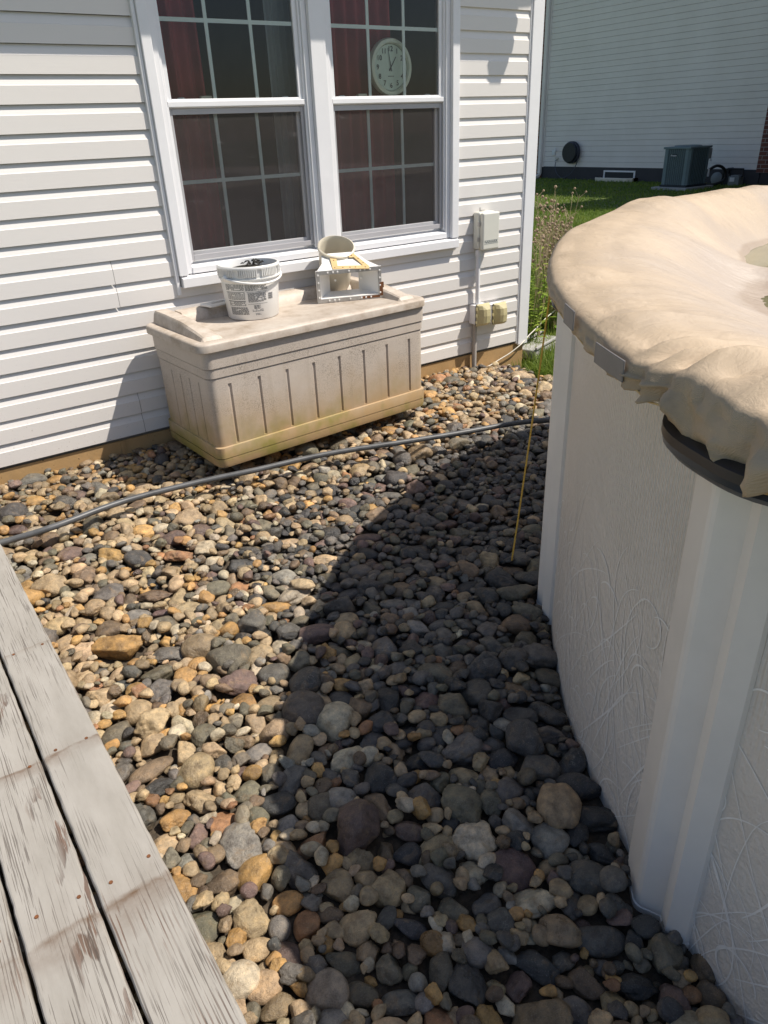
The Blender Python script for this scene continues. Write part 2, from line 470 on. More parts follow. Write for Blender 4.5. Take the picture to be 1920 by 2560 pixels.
def poolwall_mat():
    m, nt, b = new_mat('embossed pool wall')
    v = coords(nt)
    f = noise(nt, v, 4, 5, 0.6)
    uv = N(nt, 'ShaderNodeUVMap')
    mp = N(nt, 'ShaderNodeMapping')
    mp.inputs['Scale'].default_value = (1, 1, 1)
    nt.links.new(uv.outputs[0], mp.inputs[0])
    wv = N(nt, 'ShaderNodeTexWave', wave_type='BANDS', bands_direction='X')
    wv.inputs['Scale'].default_value = 26
    wv.inputs['Distortion'].default_value = 0.15
    nt.links.new(mp.outputs[0], wv.inputs['Vector'])
    c = ramp(nt, f, [(0.3, (0.74, 0.68, 0.61)), (0.7, (0.79, 0.73, 0.665))])
    nt.links.new(c, b.inputs['Base Color'])
    b.inputs['Roughness'].default_value = 0.40
    sp = N(nt, 'ShaderNodeSeparateXYZ')
    nt.links.new(mp.outputs[0], sp.inputs[0])
    up = ramp(nt, sp.outputs[1], [(0.45, (0, 0, 0)), (0.75, (1, 1, 1))])
    h = mathn(nt, 'ADD', mathn(nt, 'MULTIPLY', mathn(nt, 'MULTIPLY', wv.outputs['Fac'], up), 0.6), mathn(nt, 'MULTIPLY', noise(nt, v, 60, 3, 0.6), 0.8))
    bump(nt, b, h, 0.8, 0.008)
    return m
M['poolwall'] = poolwall_mat()
M['poolprint'] = simple('pale reed print', (0.95, 0.92, 0.88), 0.4, 0.04)

def brick_mat():
    m, nt, b = new_mat('red brick')
    bt = N(nt, 'ShaderNodeTexBrick')
    tc = N(nt, 'ShaderNodeTexCoord')
    sp = N(nt, 'ShaderNodeSeparateXYZ')
    cb = N(nt, 'ShaderNodeCombineXYZ')
    nt.links.new(tc.outputs['Object'], sp.inputs[0])
    nt.links.new(mathn(nt, 'ADD', sp.outputs[0], sp.outputs[1]), cb.inputs[0])
    nt.links.new(sp.outputs[2], cb.inputs[1])
    nt.links.new(cb.outputs[0], bt.inputs['Vector'])
    bt.inputs['Scale'].default_value = 1.0
    bt.inputs['Brick Width'].default_value = 0.22
    bt.inputs['Row Height'].default_value = 0.098
    bt.inputs['Mortar Size'].default_value = 0.006
    bt.inputs['Color1'].default_value = (0.20, 0.075, 0.05, 1)
    bt.inputs['Color2'].default_value = (0.13, 0.05, 0.04, 1)
    bt.inputs['Mortar'].default_value = (0.40, 0.37, 0.34, 1)
    nt.links.new(bt.outputs[0], b.inputs['Base Color'])
    b.inputs['Roughness'].default_value = 0.9
    bump(nt, b, noise(nt, tc.outputs['Object'], 60, 4, 0.6), 0.3, 0.005)
    return m
M['brick'] = brick_mat()
M['nsiding'] = siding_mat('neighbour siding', (0.90, 0.835, 0.79), 0.32)
M['ac_green'] = simple('grey green enamel', (0.13, 0.185, 0.20), 0.45, 0.08)
M['ac_dark'] = simple('dark coil', (0.016, 0.022, 0.026), 0.6, 0.3, 60)
M['meter_grey'] = simple('meter grey', (0.24, 0.26, 0.26), 0.5, 0.1)
M['water'] = None
def water_mat():
    m, nt, b = new_mat('shallow puddle')
    v = coords(nt)
    f = noise(nt, v, 3, 5, 0.6)
    nt.links.new(ramp(nt, f, [(0.35, (0.16, 0.15, 0.08)), (0.65, (0.27, 0.25, 0.15))]), b.inputs['Base Color'])
    b.inputs['Roughness'].default_value = 0.06
    b.inputs['IOR'].default_value = 1.33
    return m
M['water'] = water_mat()

# ------------------------------------------------------------------ mesh helpers
class MB:
    def __init__(s):
        s.v = []; s.f = []; s.m = []
    def add(s, verts, faces, mi=0):
        o = len(s.v)
        s.v.extend([tuple(map(float, p)) for p in verts])
        s.f.extend([tuple(i + o for i in f) for f in faces])
        s.m.extend([mi] * len(faces))
        return s
    def box(s, x0, x1, y0, y1, z0, z1, mi=0):
        v = [(x0, y0, z0), (x1, y0, z0), (x1, y1, z0), (x0, y1, z0), (x0, y0, z1), (x1, y0, z1), (x1, y1, z1), (x0, y1, z1)]
        return s.add(v, [(0, 3, 2, 1), (4, 5, 6, 7), (0, 1, 5, 4), (1, 2, 6, 5), (2, 3, 7, 6), (3, 0, 4, 7)], mi)
    def hexa(s, v, mi=0):
        return s.add(v, [(0, 3, 2, 1), (4, 5, 6, 7), (0, 1, 5, 4), (1, 2, 6, 5), (2, 3, 7, 6), (3, 0, 4, 7)], mi)
    def loft(s, rings, closed=True, cap=True, mi=0):
        n = len(rings[0]); o = []
        for r in rings: o.extend(r)
        f = []
        for i in range(len(rings) - 1):
            for j in range(n if closed else n - 1):
                k = (j + 1) % n
                f.append((i * n + j, i * n + k, (i + 1) * n + k, (i + 1) * n + j))
        if cap and closed:
            f.append(tuple(range(n - 1, -1, -1)))
            f.append(tuple((len(rings) - 1) * n + j for j in range(n)))
        return s.add(o, f, mi)
    def tube(s, path, r, n=8, mi=0, cap=True):
        P = [Vector(p) for p in path]
        rings = []
        up = Vector((0.13, 0.21, 1)).normalized()
        rr = r if hasattr(r, '__len__') else [r] * len(P)
        for i, p in enumerate(P):
            t = (P[min(i + 1, len(P) - 1)] - P[max(i - 1, 0)]).normalized()
            a = t.cross(up)
            if a.length < 1e-3: a = t.cross(Vector((1, 0, 0)))
            a.normalize(); b = t.cross(a).normalized()
            up = -b
            rings.append([p + (a * math.cos(2 * math.pi * k / n) + b * math.sin(2 * math.pi * k / n)) * rr[i] for k in range(n)])
        return s.loft(rings, True, cap, mi)
    def lathe(s, prof, c=(0, 0, 0), n=32, axis='z', mi=0, cap=False):
        rings = []
        for (r, h) in prof:
            ring = []
            for k in range(n):
                a = 2 * math.pi * k / n
                x, y = r * math.cos(a), r * math.sin(a)
                if axis == 'z': q = (x, y, h)
                elif axis == 'y': q = (x, h, y)
                else: q = (h, x, y)
                ring.append((q[0] + c[0], q[1] + c[1], q[2] + c[2]))
            rings.append(ring)
        return s.loft(rings, True, cap, mi)
    def xform(s, mat):
        s.v = [tuple(mat @ Vector(p)) for p in s.v]
        return s
    def build(s, name, mats, parent=None, smooth=False, bevel=0.0, seg=2, angle=35):
        me = bpy.data.meshes.new(name)
        me.from_pydata(s.v, [], s.f)
        if not isinstance(mats, (list, tuple)): mats = [mats]
        for m in mats: me.materials.append(m)
        if len(mats) > 1: me.polygons.foreach_set('material_index', s.m)
        if smooth:
            me.polygons.foreach_set('use_smooth', [True] * len(me.polygons))
            if smooth == 'auto':
                me.set_sharp_from_angle(angle=R(angle))
        me.update()
        o = bpy.data.objects.new(name, me)
        COL.objects.link(o)
        if bevel > 0:
            b = o.modifiers.new('bevel', 'BEVEL')
            b.width = bevel; b.segments = seg; b.limit_method = 'ANGLE'; b.angle_limit = R(40)
            b.harden_normals = False
        if parent is not None: attach(o, parent)
        return o

def attach(o, parent):
    o.parent = parent
    o.matrix_parent_inverse = Matrix.Translation(-Vector(parent.location)) if parent.type == 'EMPTY' else Matrix.Identity(4)

def tag(o, label=None, cat=None, group=None, kind=None):
    if label: o['label'] = label
    if cat: o['category'] = cat
    if group: o['group'] = group
    if kind: o['kind'] = kind
    return o

def thing(name, loc, label, cat, group=None):
    o = bpy.data.objects.new(name, None)
    o.location = loc
    o.empty_display_size = 0.1
    COL.objects.link(o)
    return tag(o, label, cat, group)

def np_mesh(name, V, F, mat, smooth=True, parent=None, tint=None):
    """V (n,3), F (m,k) arrays -> mesh object, optional per-vertex RGBA attribute"""
    me = bpy.data.meshes.new(name)
    V = np.asarray(V, np.float32); F = np.asarray(F, np.int32)
    me.vertices.add(len(V)); me.vertices.foreach_set('co', V.ravel())
    k = F.shape[1]
    me.loops.add(F.size); me.loops.foreach_set('vertex_index', F.ravel())
    me.polygons.add(len(F))
    me.polygons.foreach_set('loop_start', np.arange(0, F.size, k, dtype=np.int32))
    me.polygons.foreach_set('use_smooth', np.full(len(F), bool(smooth)))
    me.update(calc_edges=True)
    if tint is not None:
        a = me.attributes.new('tint', 'FLOAT_COLOR', 'POINT')
        a.data.foreach_set('color', np.asarray(tint, np.float32).ravel())
    me.materials.append(mat)
    o = bpy.data.objects.new(name, me)
    COL.objects.link(o)
    if parent is not None: attach(o, parent)
    return o

def smoothstep(a, b, x):
    t = np.clip((x - a) / (b - a), 0, 1)
    return t * t * (3 - 2 * t)

def text_geo(txt, size, bold=False):
    cu = bpy.data.curves.new('glyphs', 'FONT')
    cu.body = txt; cu.size = size; cu.align_x = 'CENTER'; cu.align_y = 'CENTER'
    cu.resolution_u = 3
    if bold: cu.offset = size * 0.012
    o = bpy.data.objects.new('glyphs', cu)
    COL.objects.link(o)
    dg = bpy.context.evaluated_depsgraph_get()
    me = bpy.data.meshes.new_from_object(o.evaluated_get(dg))
    V = [tuple(v.co) for v in me.vertices]
    F = [tuple(p.vertices) for p in me.polygons]
    bpy.data.objects.remove(o); bpy.data.curves.remove(cu); bpy.data.meshes.remove(me)
    return V, F

# ================================================================== GROUND
PC = (-0.39, -4.25); PR = 2.60
def zs(x, y):
    """surface height of the gravel bed"""
    x = np.asarray(x, float); y = np.asarray(y, float)
    z = -0.085 - 0.125 * smoothstep(0.0, 1.7, -y)
    z = z - 0.075 * smoothstep(-0.75, 0.0, x) * (1 - smoothstep(0.0, 1.2, -y))
    return z + 0.028 * np.exp(-((x + 1.65) ** 2 / .45 + (y + .62) ** 2 / .06))

def build_ground():
    xs = np.concatenate([[-300, -120, -50, -20, -10], np.arange(-6, 6.01, 0.25), [8, 10, 12, 14, 16, 20, 30, 60, 130, 300]])
    ys = np.concatenate([[-300, -120, -50, -20, -10], np.arange(-7, 4.01, 0.25), [6, 8, 10, 13, 16, 20, 30, 60, 130, 300]])
    X, Y = np.meshgrid(xs, ys)
    Z = np.full_like(X, -0.20)
    near = (1 - smoothstep(0.2, 2.5, np.abs(X + 2) - 2.0)) * (1 - smoothstep(0.0, 1.0, np.abs(Y + 2) - 2.5))
    Z = Z * (1 - near) + near * np.minimum(zs(X, Y) - 0.10, -0.20)
    # the turf rises a little against the near house corner
    Z = Z + 0.035 * np.exp(-((X - 0.3) ** 2 + (Y - 0.0) ** 2) / 0.8) * (X > 0)
    n, m = X.shape
    V = np.stack([X, Y, Z], -1).reshape(-1, 3)
    i, j = np.meshgrid(np.arange(n - 1), np.arange(m - 1), indexing='ij')
    a = (i * m + j).ravel()
    F = np.stack([a, a + 1, a + m + 1, a + m], 1)
    o = np_mesh('lawn_ground', V, F, M['lawn'])
    tag(o, 'wide green lawn reaching from the gravel bed to the neighbouring house', 'lawn', kind='structure')
    xs = np.arange(-4.6, 0.21, 0.06); ys = np.arange(-5.2, 0.031, 0.06)
    X, Y = np.meshgrid(xs, ys)
    Z = zs(X, Y) - 0.052
    edge = smoothstep(-0.42, -0.16, X - 0.18 * np.sin(Y * 5)) * smoothstep(-1.2, -0.3, Y)
    Z = Z - 0.12 * smoothstep(-0.25, 0.1, X)
    n, m = X.shape
    V = np.stack([X, Y, Z], -1).reshape(-1, 3)
    i, j = np.meshgrid(np.arange(n - 1), np.arange(m - 1), indexing='ij')
    a = (i * m + j).ravel()
    F = np.stack([a, a + 1, a + m + 1, a + m], 1)
    o = np_mesh('soil', V, F, M['soil'])
    tag(o, 'damp brown grit under the river stones', 'soil', kind='structure')
build_ground()

# ================================================================== HOUSE
CO = 0.1143
def siding_profile(z0, z1, c=CO, lip=0.63, deep=0.0140, base=0.0):
    """(depth, z) polyline of dutch lap courses clipped to z0..z1"""
    k0 = int(math.floor((z0 - base) / c + 1e-6)); k1 = int(math.ceil((z1 - base) / c - 1e-6))
    pts = []
    for k in range(k0, k1):
        b = base + k * c
        segs = [(0.0, b), (0.0, b + lip * c), (0.003, b + (lip + 0.03) * c), (deep, b + c - 0.001)]
        pts += segs
    out = []
    for (d, z), (d2, z2) in zip(pts[:-1], pts[1:]):
        for q in ((d, z), (d2, z2)):
            if z0 - 1e-6 <= q[1] <= z1 + 1e-6 and (not out or out[-1] != q): out.append(q)
        if z < z1 < z2:
            t = (z1 - z) / (z2 - z); out.append((d + (d2 - d) * t, z1))
        if z < z0 < z2:
            t = (z0 - z) / (z2 - z); out.insert(0, (d + (d2 - d) * t, z0))
    if pts[-1][1] <= z1 + 1e-6 and out[-1] != pts[-1]: out.append(pts[-1])
    return out

def siding_sheet(mb, P0, T, NRM, u0, u1, z0, z1, shift=0.0, **kw):
    prof = siding_profile(z0, z1, **kw)
    v = []; f = []
    P0 = Vector(P0); T = Vector(T); NR = Vector(NRM)
    for d, z in prof:
        for u in (u0, u1):
            q = P0 + T * u - NR * (d - shift)
            v.append((q.x, q.y, z))
    for i in range(len(prof) - 1):
        f.append((2 * i, 2 * i + 1, 2 * i + 3, 2 * i + 2))
    mb.add(v, f)

house = thing('house', (-2, 0, 0), 'white vinyl sided house with a double window above the gravel bed', 'house')
WX0, WX1, WZ0, WZ1 = -2.605, -0.682, 0.742, 2.40
mb = MB()
fw = dict(P0=(0, 0, 0), T=(1, 0, 0), NRM=(0, -1, 0))
seam = -2.93
# left of the window: some courses are lapped at a seam
for k in range(0, 24):
    za, zb = k * CO, (k + 1) * CO
    if k in (0, 1, 6, 7):
        siding_sheet(mb, u0=-9.0, u1=seam, z0=za, z1=zb, shift=0.0020, **fw)
        siding_sheet(mb, u0=seam + 0.0025, u1=WX0 if za > WZ0 - CO else WX0, z0=za, z1=zb, **fw)
    else:
        siding_sheet(mb, u0=-9.0, u1=WX0, z0=za, z1=zb, **fw)
siding_sheet(mb, u0=WX0, u1=WX1, z0=0.0, z1=WZ0, **fw)
siding_sheet(mb, u0=WX1, u1=-0.095, z0=0.0, z1=24 * CO, **fw)
siding_sheet(mb, (0, 0, 0), (0, 1, 0), (1, 0, 0), 0.095, 9.0, 0.0, 24 * CO)
sd = mb.build('siding', M['siding'], house)
# sheathing right behind the siding so that no daylight leaks in
mb = MB()
mb.box(-9.0, WX0 + 0.02, 0.022, 0.10, -0.02, 2.82)
mb.box(WX1 - 0.02, -0.02, 0.022, 0.10, -0.02, 2.82)
mb.box(WX0 + 0.02, WX1 - 0.02, 0.022, 0.10, -0.02, WZ0 + 0.05)
mb.box(WX0 + 0.02, WX1 - 0.02, 0.022, 0.10, 2.36, 2.82)
mb.box(-0.10, -0.022, 0.10, 9.0, -0.02, 2.82)
mb.build('wall', M['room'], house)
mb = MB()
mb.box(-9.0, -0.012, 0.012, 0.24, -0.8, -0.02)
mb.box(-0.21, -0.012, 0.24, 9.0, -0.8, -0.02)
mb.box(-3.075, -3.06, 0.006, 0.0119, -0.5, -0.02)
mb.box(-3.045, -3.04, 0.008, 0.0119, -0.5, -0.02)
mb.build('foundation', M['foundation'], house)
# corner post: a boxed vinyl corner with a receiving channel
mb = MB()
mb.box(-0.085, 0.010, -0.012, 0.085, -0.03, 2.77)
mb.box(-0.098, -0.085, -0.004, 0.02, -0.02, 2.77)
mb.build('corner_post', M['trim'], house, bevel=0.004)
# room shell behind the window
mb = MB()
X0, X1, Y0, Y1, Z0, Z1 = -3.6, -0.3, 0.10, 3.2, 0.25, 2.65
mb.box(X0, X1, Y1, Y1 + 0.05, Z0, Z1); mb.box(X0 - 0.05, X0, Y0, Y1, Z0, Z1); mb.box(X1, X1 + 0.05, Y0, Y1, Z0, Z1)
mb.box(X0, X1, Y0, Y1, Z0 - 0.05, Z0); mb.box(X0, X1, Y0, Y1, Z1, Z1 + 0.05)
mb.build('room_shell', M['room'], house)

def build_window(x0, x1):
    """frame x0..x1; two sashes, grilles, screen"""
    mb = MB()
    zb, zt = 0.80, 2.36
    w = 0.032
    mb.box(x0, x0 + w, -0.006, 0.095, zb, zt); mb.box(x1 - w, x1, -0.006, 0.095, zb, zt)
    mb.box(x0 + w, x1 - w, -0.006, 0.095, zt - 0.04, zt)
    # sloped sill of the frame
    mb.hexa([(x0 + w, -0.012, zb), (x1 - w, -0.012, zb), (x1 - w, 0.095, zb), (x0 + w, 0.095, zb),
             (x0 + w, -0.012, zb + 0.032), (x1 - w, -0.012, zb + 0.032), (x1 - w, 0.095, zb + 0.055), (x0 + w, 0.095, zb + 0.055)])
    # parting stop between the tracks
    mb.box(x0 + w, x0 + w + 0.012, 0.004, 0.016, zb + 0.05, zt - 0.04); mb.box(x1 - w - 0.012, x1 - w, 0.004, 0.016, zb + 0.05, zt - 0.04)
    win = mb.build('window', M['trim'], house, bevel=0.003)
    a, b = x0 + w, x1 - w
    def sash(name, za, zc, y0, y1, st, railb, railt):
        m = MB()
        m.box(a, a + st, y0, y1, za, zc); m.box(b - st, b, y0, y1, za, zc)
        m.box(a + st, b - st, y0, y1, za, za + railb); m.box(a + st, b - st, y0, y1, zc - railt, zc)
        return m.build(name, M['trim'], win, bevel=0.003)
    up = sash('upper_sash', 1.572, 2.32, 0.016, 0.044, 0.036, 0.040, 0.05)
    lo = sash('lower_sash', 0.845, 1.606, 0.046, 0.076, 0.040, 0.060, 0.036)
    mb = MB(); mb.box(a + 0.004, b - 0.004, 0.004, 0.016, 1.576, 1.602); mb.build('check_rail', M['trim'], win, bevel=0.003)
    def pane(name, z0_, z1_, y, st):
        mb = MB(); mb.add([(a + st, y, z0_), (b - st, y, z0_), (b - st, y, z1_), (a + st, y, z1_)], [(0, 1, 2, 3)])
        mb.build(name, M['glass'], win)
        mb = MB()
        W = (b - a - 2 * st)
        for t in (1 / 3, 2 / 3):
            xc = a + st + W * t
            mb.box(xc - 0.009, xc + 0.009, y + 0.004, y + 0.010, z0_, z1_)
        zc = (z0_ + z1_) / 2
        xs = [a + st, a + st + W / 3, a + st + 2 * W / 3, b - st]
        for q in range(3):
            mb.box(xs[q] + (0.009 if q else 0), xs[q + 1] - (0.009 if q < 2 else 0), y + 0.0045, y + 0.0095, zc - 0.009, zc + 0.009)
        mb.build('grille', M['muntin'], win)
    pane('upper_glass', 1.612, 2.27, 0.028, 0.036)
    pane('lower_glass', 0.905, 1.57, 0.060, 0.040)
    # insect screen over the lower half
    m = MB(); g = 0.026; s0, s1 = 0.862, 1.570
    xa, xb = a + 0.004, b - 0.004
    m.box(xa, xa + g, 0.020, 0.032, s0, s1); m.box(xb - g, xb, 0.020, 0.032, s0, s1)
    m.box(xa + g, xb - g, 0.020, 0.032, s0, s0 + g); m.box(xa + g, xb - g, 0.020, 0.032, s1 - g, s1)
    sf = m.build('screen_frame', M['grey_trim'], win, bevel=0.002)
    m = MB(); m.add([(xa + g, 0.026, s0 + g), (xb - g, 0.026, s0 + g), (xb - g, 0.026, s1 - g), (xa + g, 0.026, s1 - g)], [(0, 1, 2, 3)])
    m.build('screen_mesh', M['screen'], sf)
    m = MB()
    xc = a + (b - a) * 0.30
    m.box(xc - 0.03, xc + 0.03, 0.050, 0.074, 1.607, 1.626)
    m.build('sash_lock', M['cream_plastic'], win, bevel=0.004)
    for xc in (a + 0.10, b - 0.10):
        m = MB()
        m.hexa([(xc - 0.035, 0.048, 1.607), (xc + 0.035, 0.048, 1.607), (xc + 0.035, 0.062, 1.607), (xc - 0.035, 0.062, 1.607),
                (xc - 0.012, 0.048, 1.619), (xc + 0.012, 0.048, 1.619), (xc + 0.012, 0.062, 1.619), (xc - 0.012, 0.062, 1.619)])
        m.build('tilt_latch', M['trim'], win)
    return win
wl_ = build_window(-2.548, -1.705)
wr_ = build_window(-1.612, -0.745)
mb = MB()
for a, b in ((-2.598, -2.549), (-1.704, -1.613), (-0.744, -0.690)):
    mb.box(a, b, -0.030, 0.06, 0.797, 2.385)
mb.box(-2.598, -0.690, -0.031, 0.06, 2.385, 2.43)
mb.box(-2.618, -2.599, -0.016, 0.02, 0.70, 2.43); mb.box(-0.689, -0.680, -0.012, 0.02, 0.74, 2.43)
mb.build('casing', M['trim'], house, bevel=0.003)
mb = MB()
mb.hexa([(-2.590, -0.040, 0.737), (-0.694, -0.040, 0.737), (-0.694, 0.05, 0.737), (-2.590, 0.05, 0.737),
         (-2.590, -0.040, 0.786), (-0.694, -0.040, 0.786), (-0.694, 0.0, 0.796), (-2.590, 0.0, 0.796)])
mb.build('window_sill', M['trim'], house, bevel=0.003)

# roof: low slope, eave in front of the wall, rake past the corner
mb = MB()
def roof_z(y): return 2.875 + 0.24 * (y + 0.30)
mb.hexa([(-9.3, -0.30, 2.815), (0.30, -0.30, 2.815), (0.30, 5.0, roof_z(5.0) - 0.06), (-9.3, 5.0, roof_z(5.0) - 0.06),
         (-9.3, -0.34, 2.895), (0.30, -0.34, 2.895), (0.30, 5.0, roof_z(5.0) + 0.05), (-9.3, 5.0, roof_z(5.0) + 0.05)])
mb.hexa([(-9.3, 5.0, roof_z(5.0) - 0.06), (0.30, 5.0, roof_z(5.0) - 0.06), (0.30, 10.0, 2.815), (-9.3, 10.0, 2.815),
         (-9.3, 5.0, roof_z(5.0) + 0.05), (0.30, 5.0, roof_z(5.0) + 0.05), (0.30, 10.0, 2.895), (-9.3, 10.0, 2.895)])
mb.build('roof', M['roof'], house)
mb = MB()
mb.box(-9.0, 0.20, -0.292, 0.03, 2.775, 2.812)
mb.build('soffit', M['trim'], house)
mb = MB()
mb.hexa([(-9.0, -0.38, 2.712), (0.17, -0.38, 2.712), (0.17, -0.30, 2.712), (-9.0, -0.30, 2.712),
         (-9.0, -0.42, 2.835), (0.17, -0.42, 2.835), (0.17, -0.30, 2.835), (-9.0, -0.30, 2.835)])
mb.hexa([(0.06, -0.385, 2.60), (0.15, -0.385, 2.60), (0.15, -0.31, 2.60), (0.06, -0.31, 2.60),
         (0.04, -0.39, 2.7119), (0.17, -0.39, 2.7119), (0.17, -0.305, 2.7119), (0.04, -0.305, 2.7119)])
mb.build('gutter', M['trim'], house)

# ---- curtains and clock behind the panes
def curtain(name, x0, x1, y, mat, label, z0=0.7, z1=2.4, folds=5, amp=0.022):
    nx = 64; nz = 8
    V = []; F = []
    for j in range(nz):
        z = z0 + (z1 - z0) * j / (nz - 1)
        for i in range(nx):
            t = i / (nx - 1)
            V.append((x0 + (x1 - x0) * t, y + amp * math.sin(t * folds * 2 * math.pi + 0.3 * math.sin(z * 3)) + 0.006 * math.sin(t * 37 + z), z))
    for j in range(nz - 1):
        for i in range(nx - 1):
            F.append((j * nx + i, j * nx + i + 1, (j + 1) * nx + i + 1, (j + 1) * nx + i))
    o = np_mesh(name, V, F, mat)
    so = o.modifiers.new('thickness', 'SOLIDIFY'); so.thickness = 0.003
    tag(o, label, 'curtain')
curtain('curtain', -2.50, -2.235, 0.17, M['curtain'], 'burgundy curtain hanging at the edge of the window farther from the corner', folds=4)
curtain('curtain', -1.84, -1.66, 0.19, M['sheer'], 'grey sheer curtain beside the middle post of the double window', folds=5, amp=0.015)
curtain('curtain', -1.56, -1.02, 0.22, M['curtain'], 'wide burgundy curtain behind the wall clock', folds=7, amp=0.03)

CK = (-1.113, 0.090, 1.757); CRD = 0.146
clock = thing('clock', (CK[0], CK[1], CK[2] - CRD), 'pale round wall clock leaning inside the window behind the glass', 'clock')
mb = MB(); mb.lathe([(0.0, 0.024), (CRD * .97, 0.024), (CRD, 0.015), (CRD, -0.002), (CRD * .96, -0.016), (CRD * .84, -0.018), (CRD * .80, -0.010), (CRD * .795, 0.002)], CK, 64, 'y')
mb.build('clock_rim', M['clock_rim'], clock, smooth='auto')
mb = MB(); mb.lathe([(0.0, 0.0), (CRD * .80, 0.0)], CK, 64, 'y'); mb.build('clock_dial', M['clock_face'], clock)
mb = MB(); mb.lathe([(CRD * .785, -0.0035), (CRD * .805, -0.0035)], CK, 64, 'y'); mb.build('inner_ring', M['print'], clock)
mb = MB()
for h in range(1, 13):
    a = R(90 - 30 * h)
    V, F = text_geo(str(h), 0.036, True)
    cx, cz = CK[0] + math.cos(a) * CRD * .62, CK[2] + math.sin(a) * CRD * .62
    mb.add([(cx + v[0], CK[1] - 0.004, cz + v[1]) for v in V], F)
for q in range(7): mb.add([(CK[0] - 0.0215 + q * 0.0062, CK[1] - 0.004, CK[2] - CRD * .30 + dz) for dz in (-0.002, 0.002)] + [(CK[0] - 0.0175 + q * 0.0062, CK[1] - 0.004, CK[2] - CRD * .30 + dz) for dz in (0.002, -0.002)], [(0, 3, 2, 1)])
mb.build('numerals', M['print'], clock)
def hand(ang, ln, w, y):
    a = R(90 - ang); d = Vector((math.cos(a), 0, math.sin(a))); n = Vector((-d.z, 0, d.x))
    c = Vector(CK) + Vector((0, y, 0))
    mb = MB()
    mb.add([c - d * 0.02 + n * w, c - d * 0.02 - n * w, c + d * ln - n * w * .5, c + d * ln + n * w * .5], [(0, 1, 2, 3)])
    mb.build('clock_hand', M['print'], clock)
hand(349, CRD * .66, 0.0032, -0.006)
hand(35, CRD * .44, 0.0042, -0.005)

# ================================================================== FITTINGS ON THE WALL
eb = thing('electrical_box', (-0.44, 0, 0.70), 'off white outdoor electrical box with latches mounted on the siding', 'electrical box')
mb = MB(); mb.box(-0.543, -0.40, -0.062, 0.0, 0.705, 0.938); mb.build('box_body', M['box_plastic'], eb, bevel=0.012, seg=3)
mb = MB(); mb.box(-0.538, -0.392, -0.098, -0.063, 0.703, 0.934); mb.build('box_lid', M['box_plastic'], eb, bevel=0.010, seg=3)
for z in (0.77, 0.865):
    mb = MB(); mb.box(-0.5465, -0.543, -0.072, -0.050, z - 0.013, z + 0.013); mb.box(-0.549, -0.5465, -0.066, -0.058, z - 0.008, z + 0.008)
    mb.build('latch', M['steel'], eb)
mb = MB(); mb.lathe([(0, 0.0), (0.010, 0.0), (0.010, -0.003), (0.006, -0.003), (0.006, -0.001), (0, -0.001)], (-0.543, -0.030, 0.735), 16, 'x'); mb.build('knockout', M['box_plastic'], eb)
mb = MB(); mb.box(-0.50, -0.495, -0.02, -0.014, 0.938, 0.962); mb.box(-0.495, -0.465, -0.03, -0.014, 0.943, 0.947); mb.build('bracket', M['steel'], eb)
mb = MB()
for i in range(22):
    x = -0.522 + i * 0.0052
    zz = 0.754 + 0.004 * math.sin(i * 1.7)
    mb.box(x, x + 0.0036, -0.0992, -0.098, zz - 0.003 - 0.002 * (i % 3), zz + 0.004)
mb.box(-0.525, -0.405, -0.0992, -0.098, 0.763, 0.7645); mb.box(-0.525, -0.405, -0.0992, -0.098, 0.742, 0.7435)
mb.build('nameplate', M['meter_grey'], eb)

cd = thing('conduit', (-0.50, -0.02, -0.10), 'white plastic conduit running down the siding from the electrical box', 'conduit')
mb = MB(); mb.tube([(-0.515, -0.03, 0.34), (-0.515, -0.028, 0.70)], 0.0155, 16); mb.lathe([(0.02, 0.66), (0.02, 0.702)], (-0.515, -0.028, 0), 16)
mb.build('upper_pipe', M['trim'], cd, smooth='auto')
mb = MB(); mb.tube([(-0.525, -0.018, -0.16), (-0.525, -0.018, 0.20)], 0.0165, 16); mb.build('lower_pipe', simple('weathered conduit', (0.42, 0.39, 0.36), 0.6, 0.1), cd, smooth='auto')

def outlet(x0, z0, label):
    o = thing('outlet_cover', (x0 + 0.06, 0, z0), label, 'outlet cover', 'weatherproof outlet covers')
    mb = MB(); mb.box(x0 - 0.055, x0 + 0.06, -0.060, 0.0, z0 + 0.012, z0 + 0.142); mb.build('outlet_box', M['trim'], o, bevel=0.003)
    mb = MB(); mb.box(x0 - 0.048, x0 + 0.066, -0.068, -0.061, z0 + 0.006, z0 + 0.148); mb.build('gasket', M['dark'], o)
    # bubble hood: tapered block with a scooped, bulging front
    mb = MB()
    X = [x0 - 0.050, x0 - 0.040, x0 - 0.018, x0 + 0.004, x0 + 0.040, x0 + 0.060, x0 + 0.068]
    D = [0.072, 0.088, 0.112, 0.122, 0.122, 0.098, 0.072]
    rings = []
    for zz, k, sx in ((z0, 0.0, 1.0), (z0 + 0.006, .55, 0.99), (z0 + 0.022, 0.92, 0.96), (z0 + 0.07, 1.0, 0.94), (z0 + 0.115, 0.9, 0.95), (z0 + 0.14, .55, 0.98), (z0 + 0.15, 0.0, 1.0)):
        xm = x0 + 0.009
        rings.append([(xm + (x - xm) * sx, -(0.072 + (d - 0.072) * k), zz) for x, d in zip(X, D)] + [(X[-1], -0.0685, zz), (X[0], -0.0685, zz)])
    mb.loft(rings)
    mb.build('hood', M['yellowed'], o, bevel=0.003)
    mb = MB()
    for z in (z0 + 0.03, z0 + 0.075, z0 + 0.12): mb.box(x0 - 0.056, x0 - 0.0505, -0.082, -0.068, z - 0.010, z + 0.010)
    mb.build('hinge', M['yellowed'], o)
    return o
outlet(-0.508, 0.198, 'yellowed bubble outlet cover directly below the white conduit')
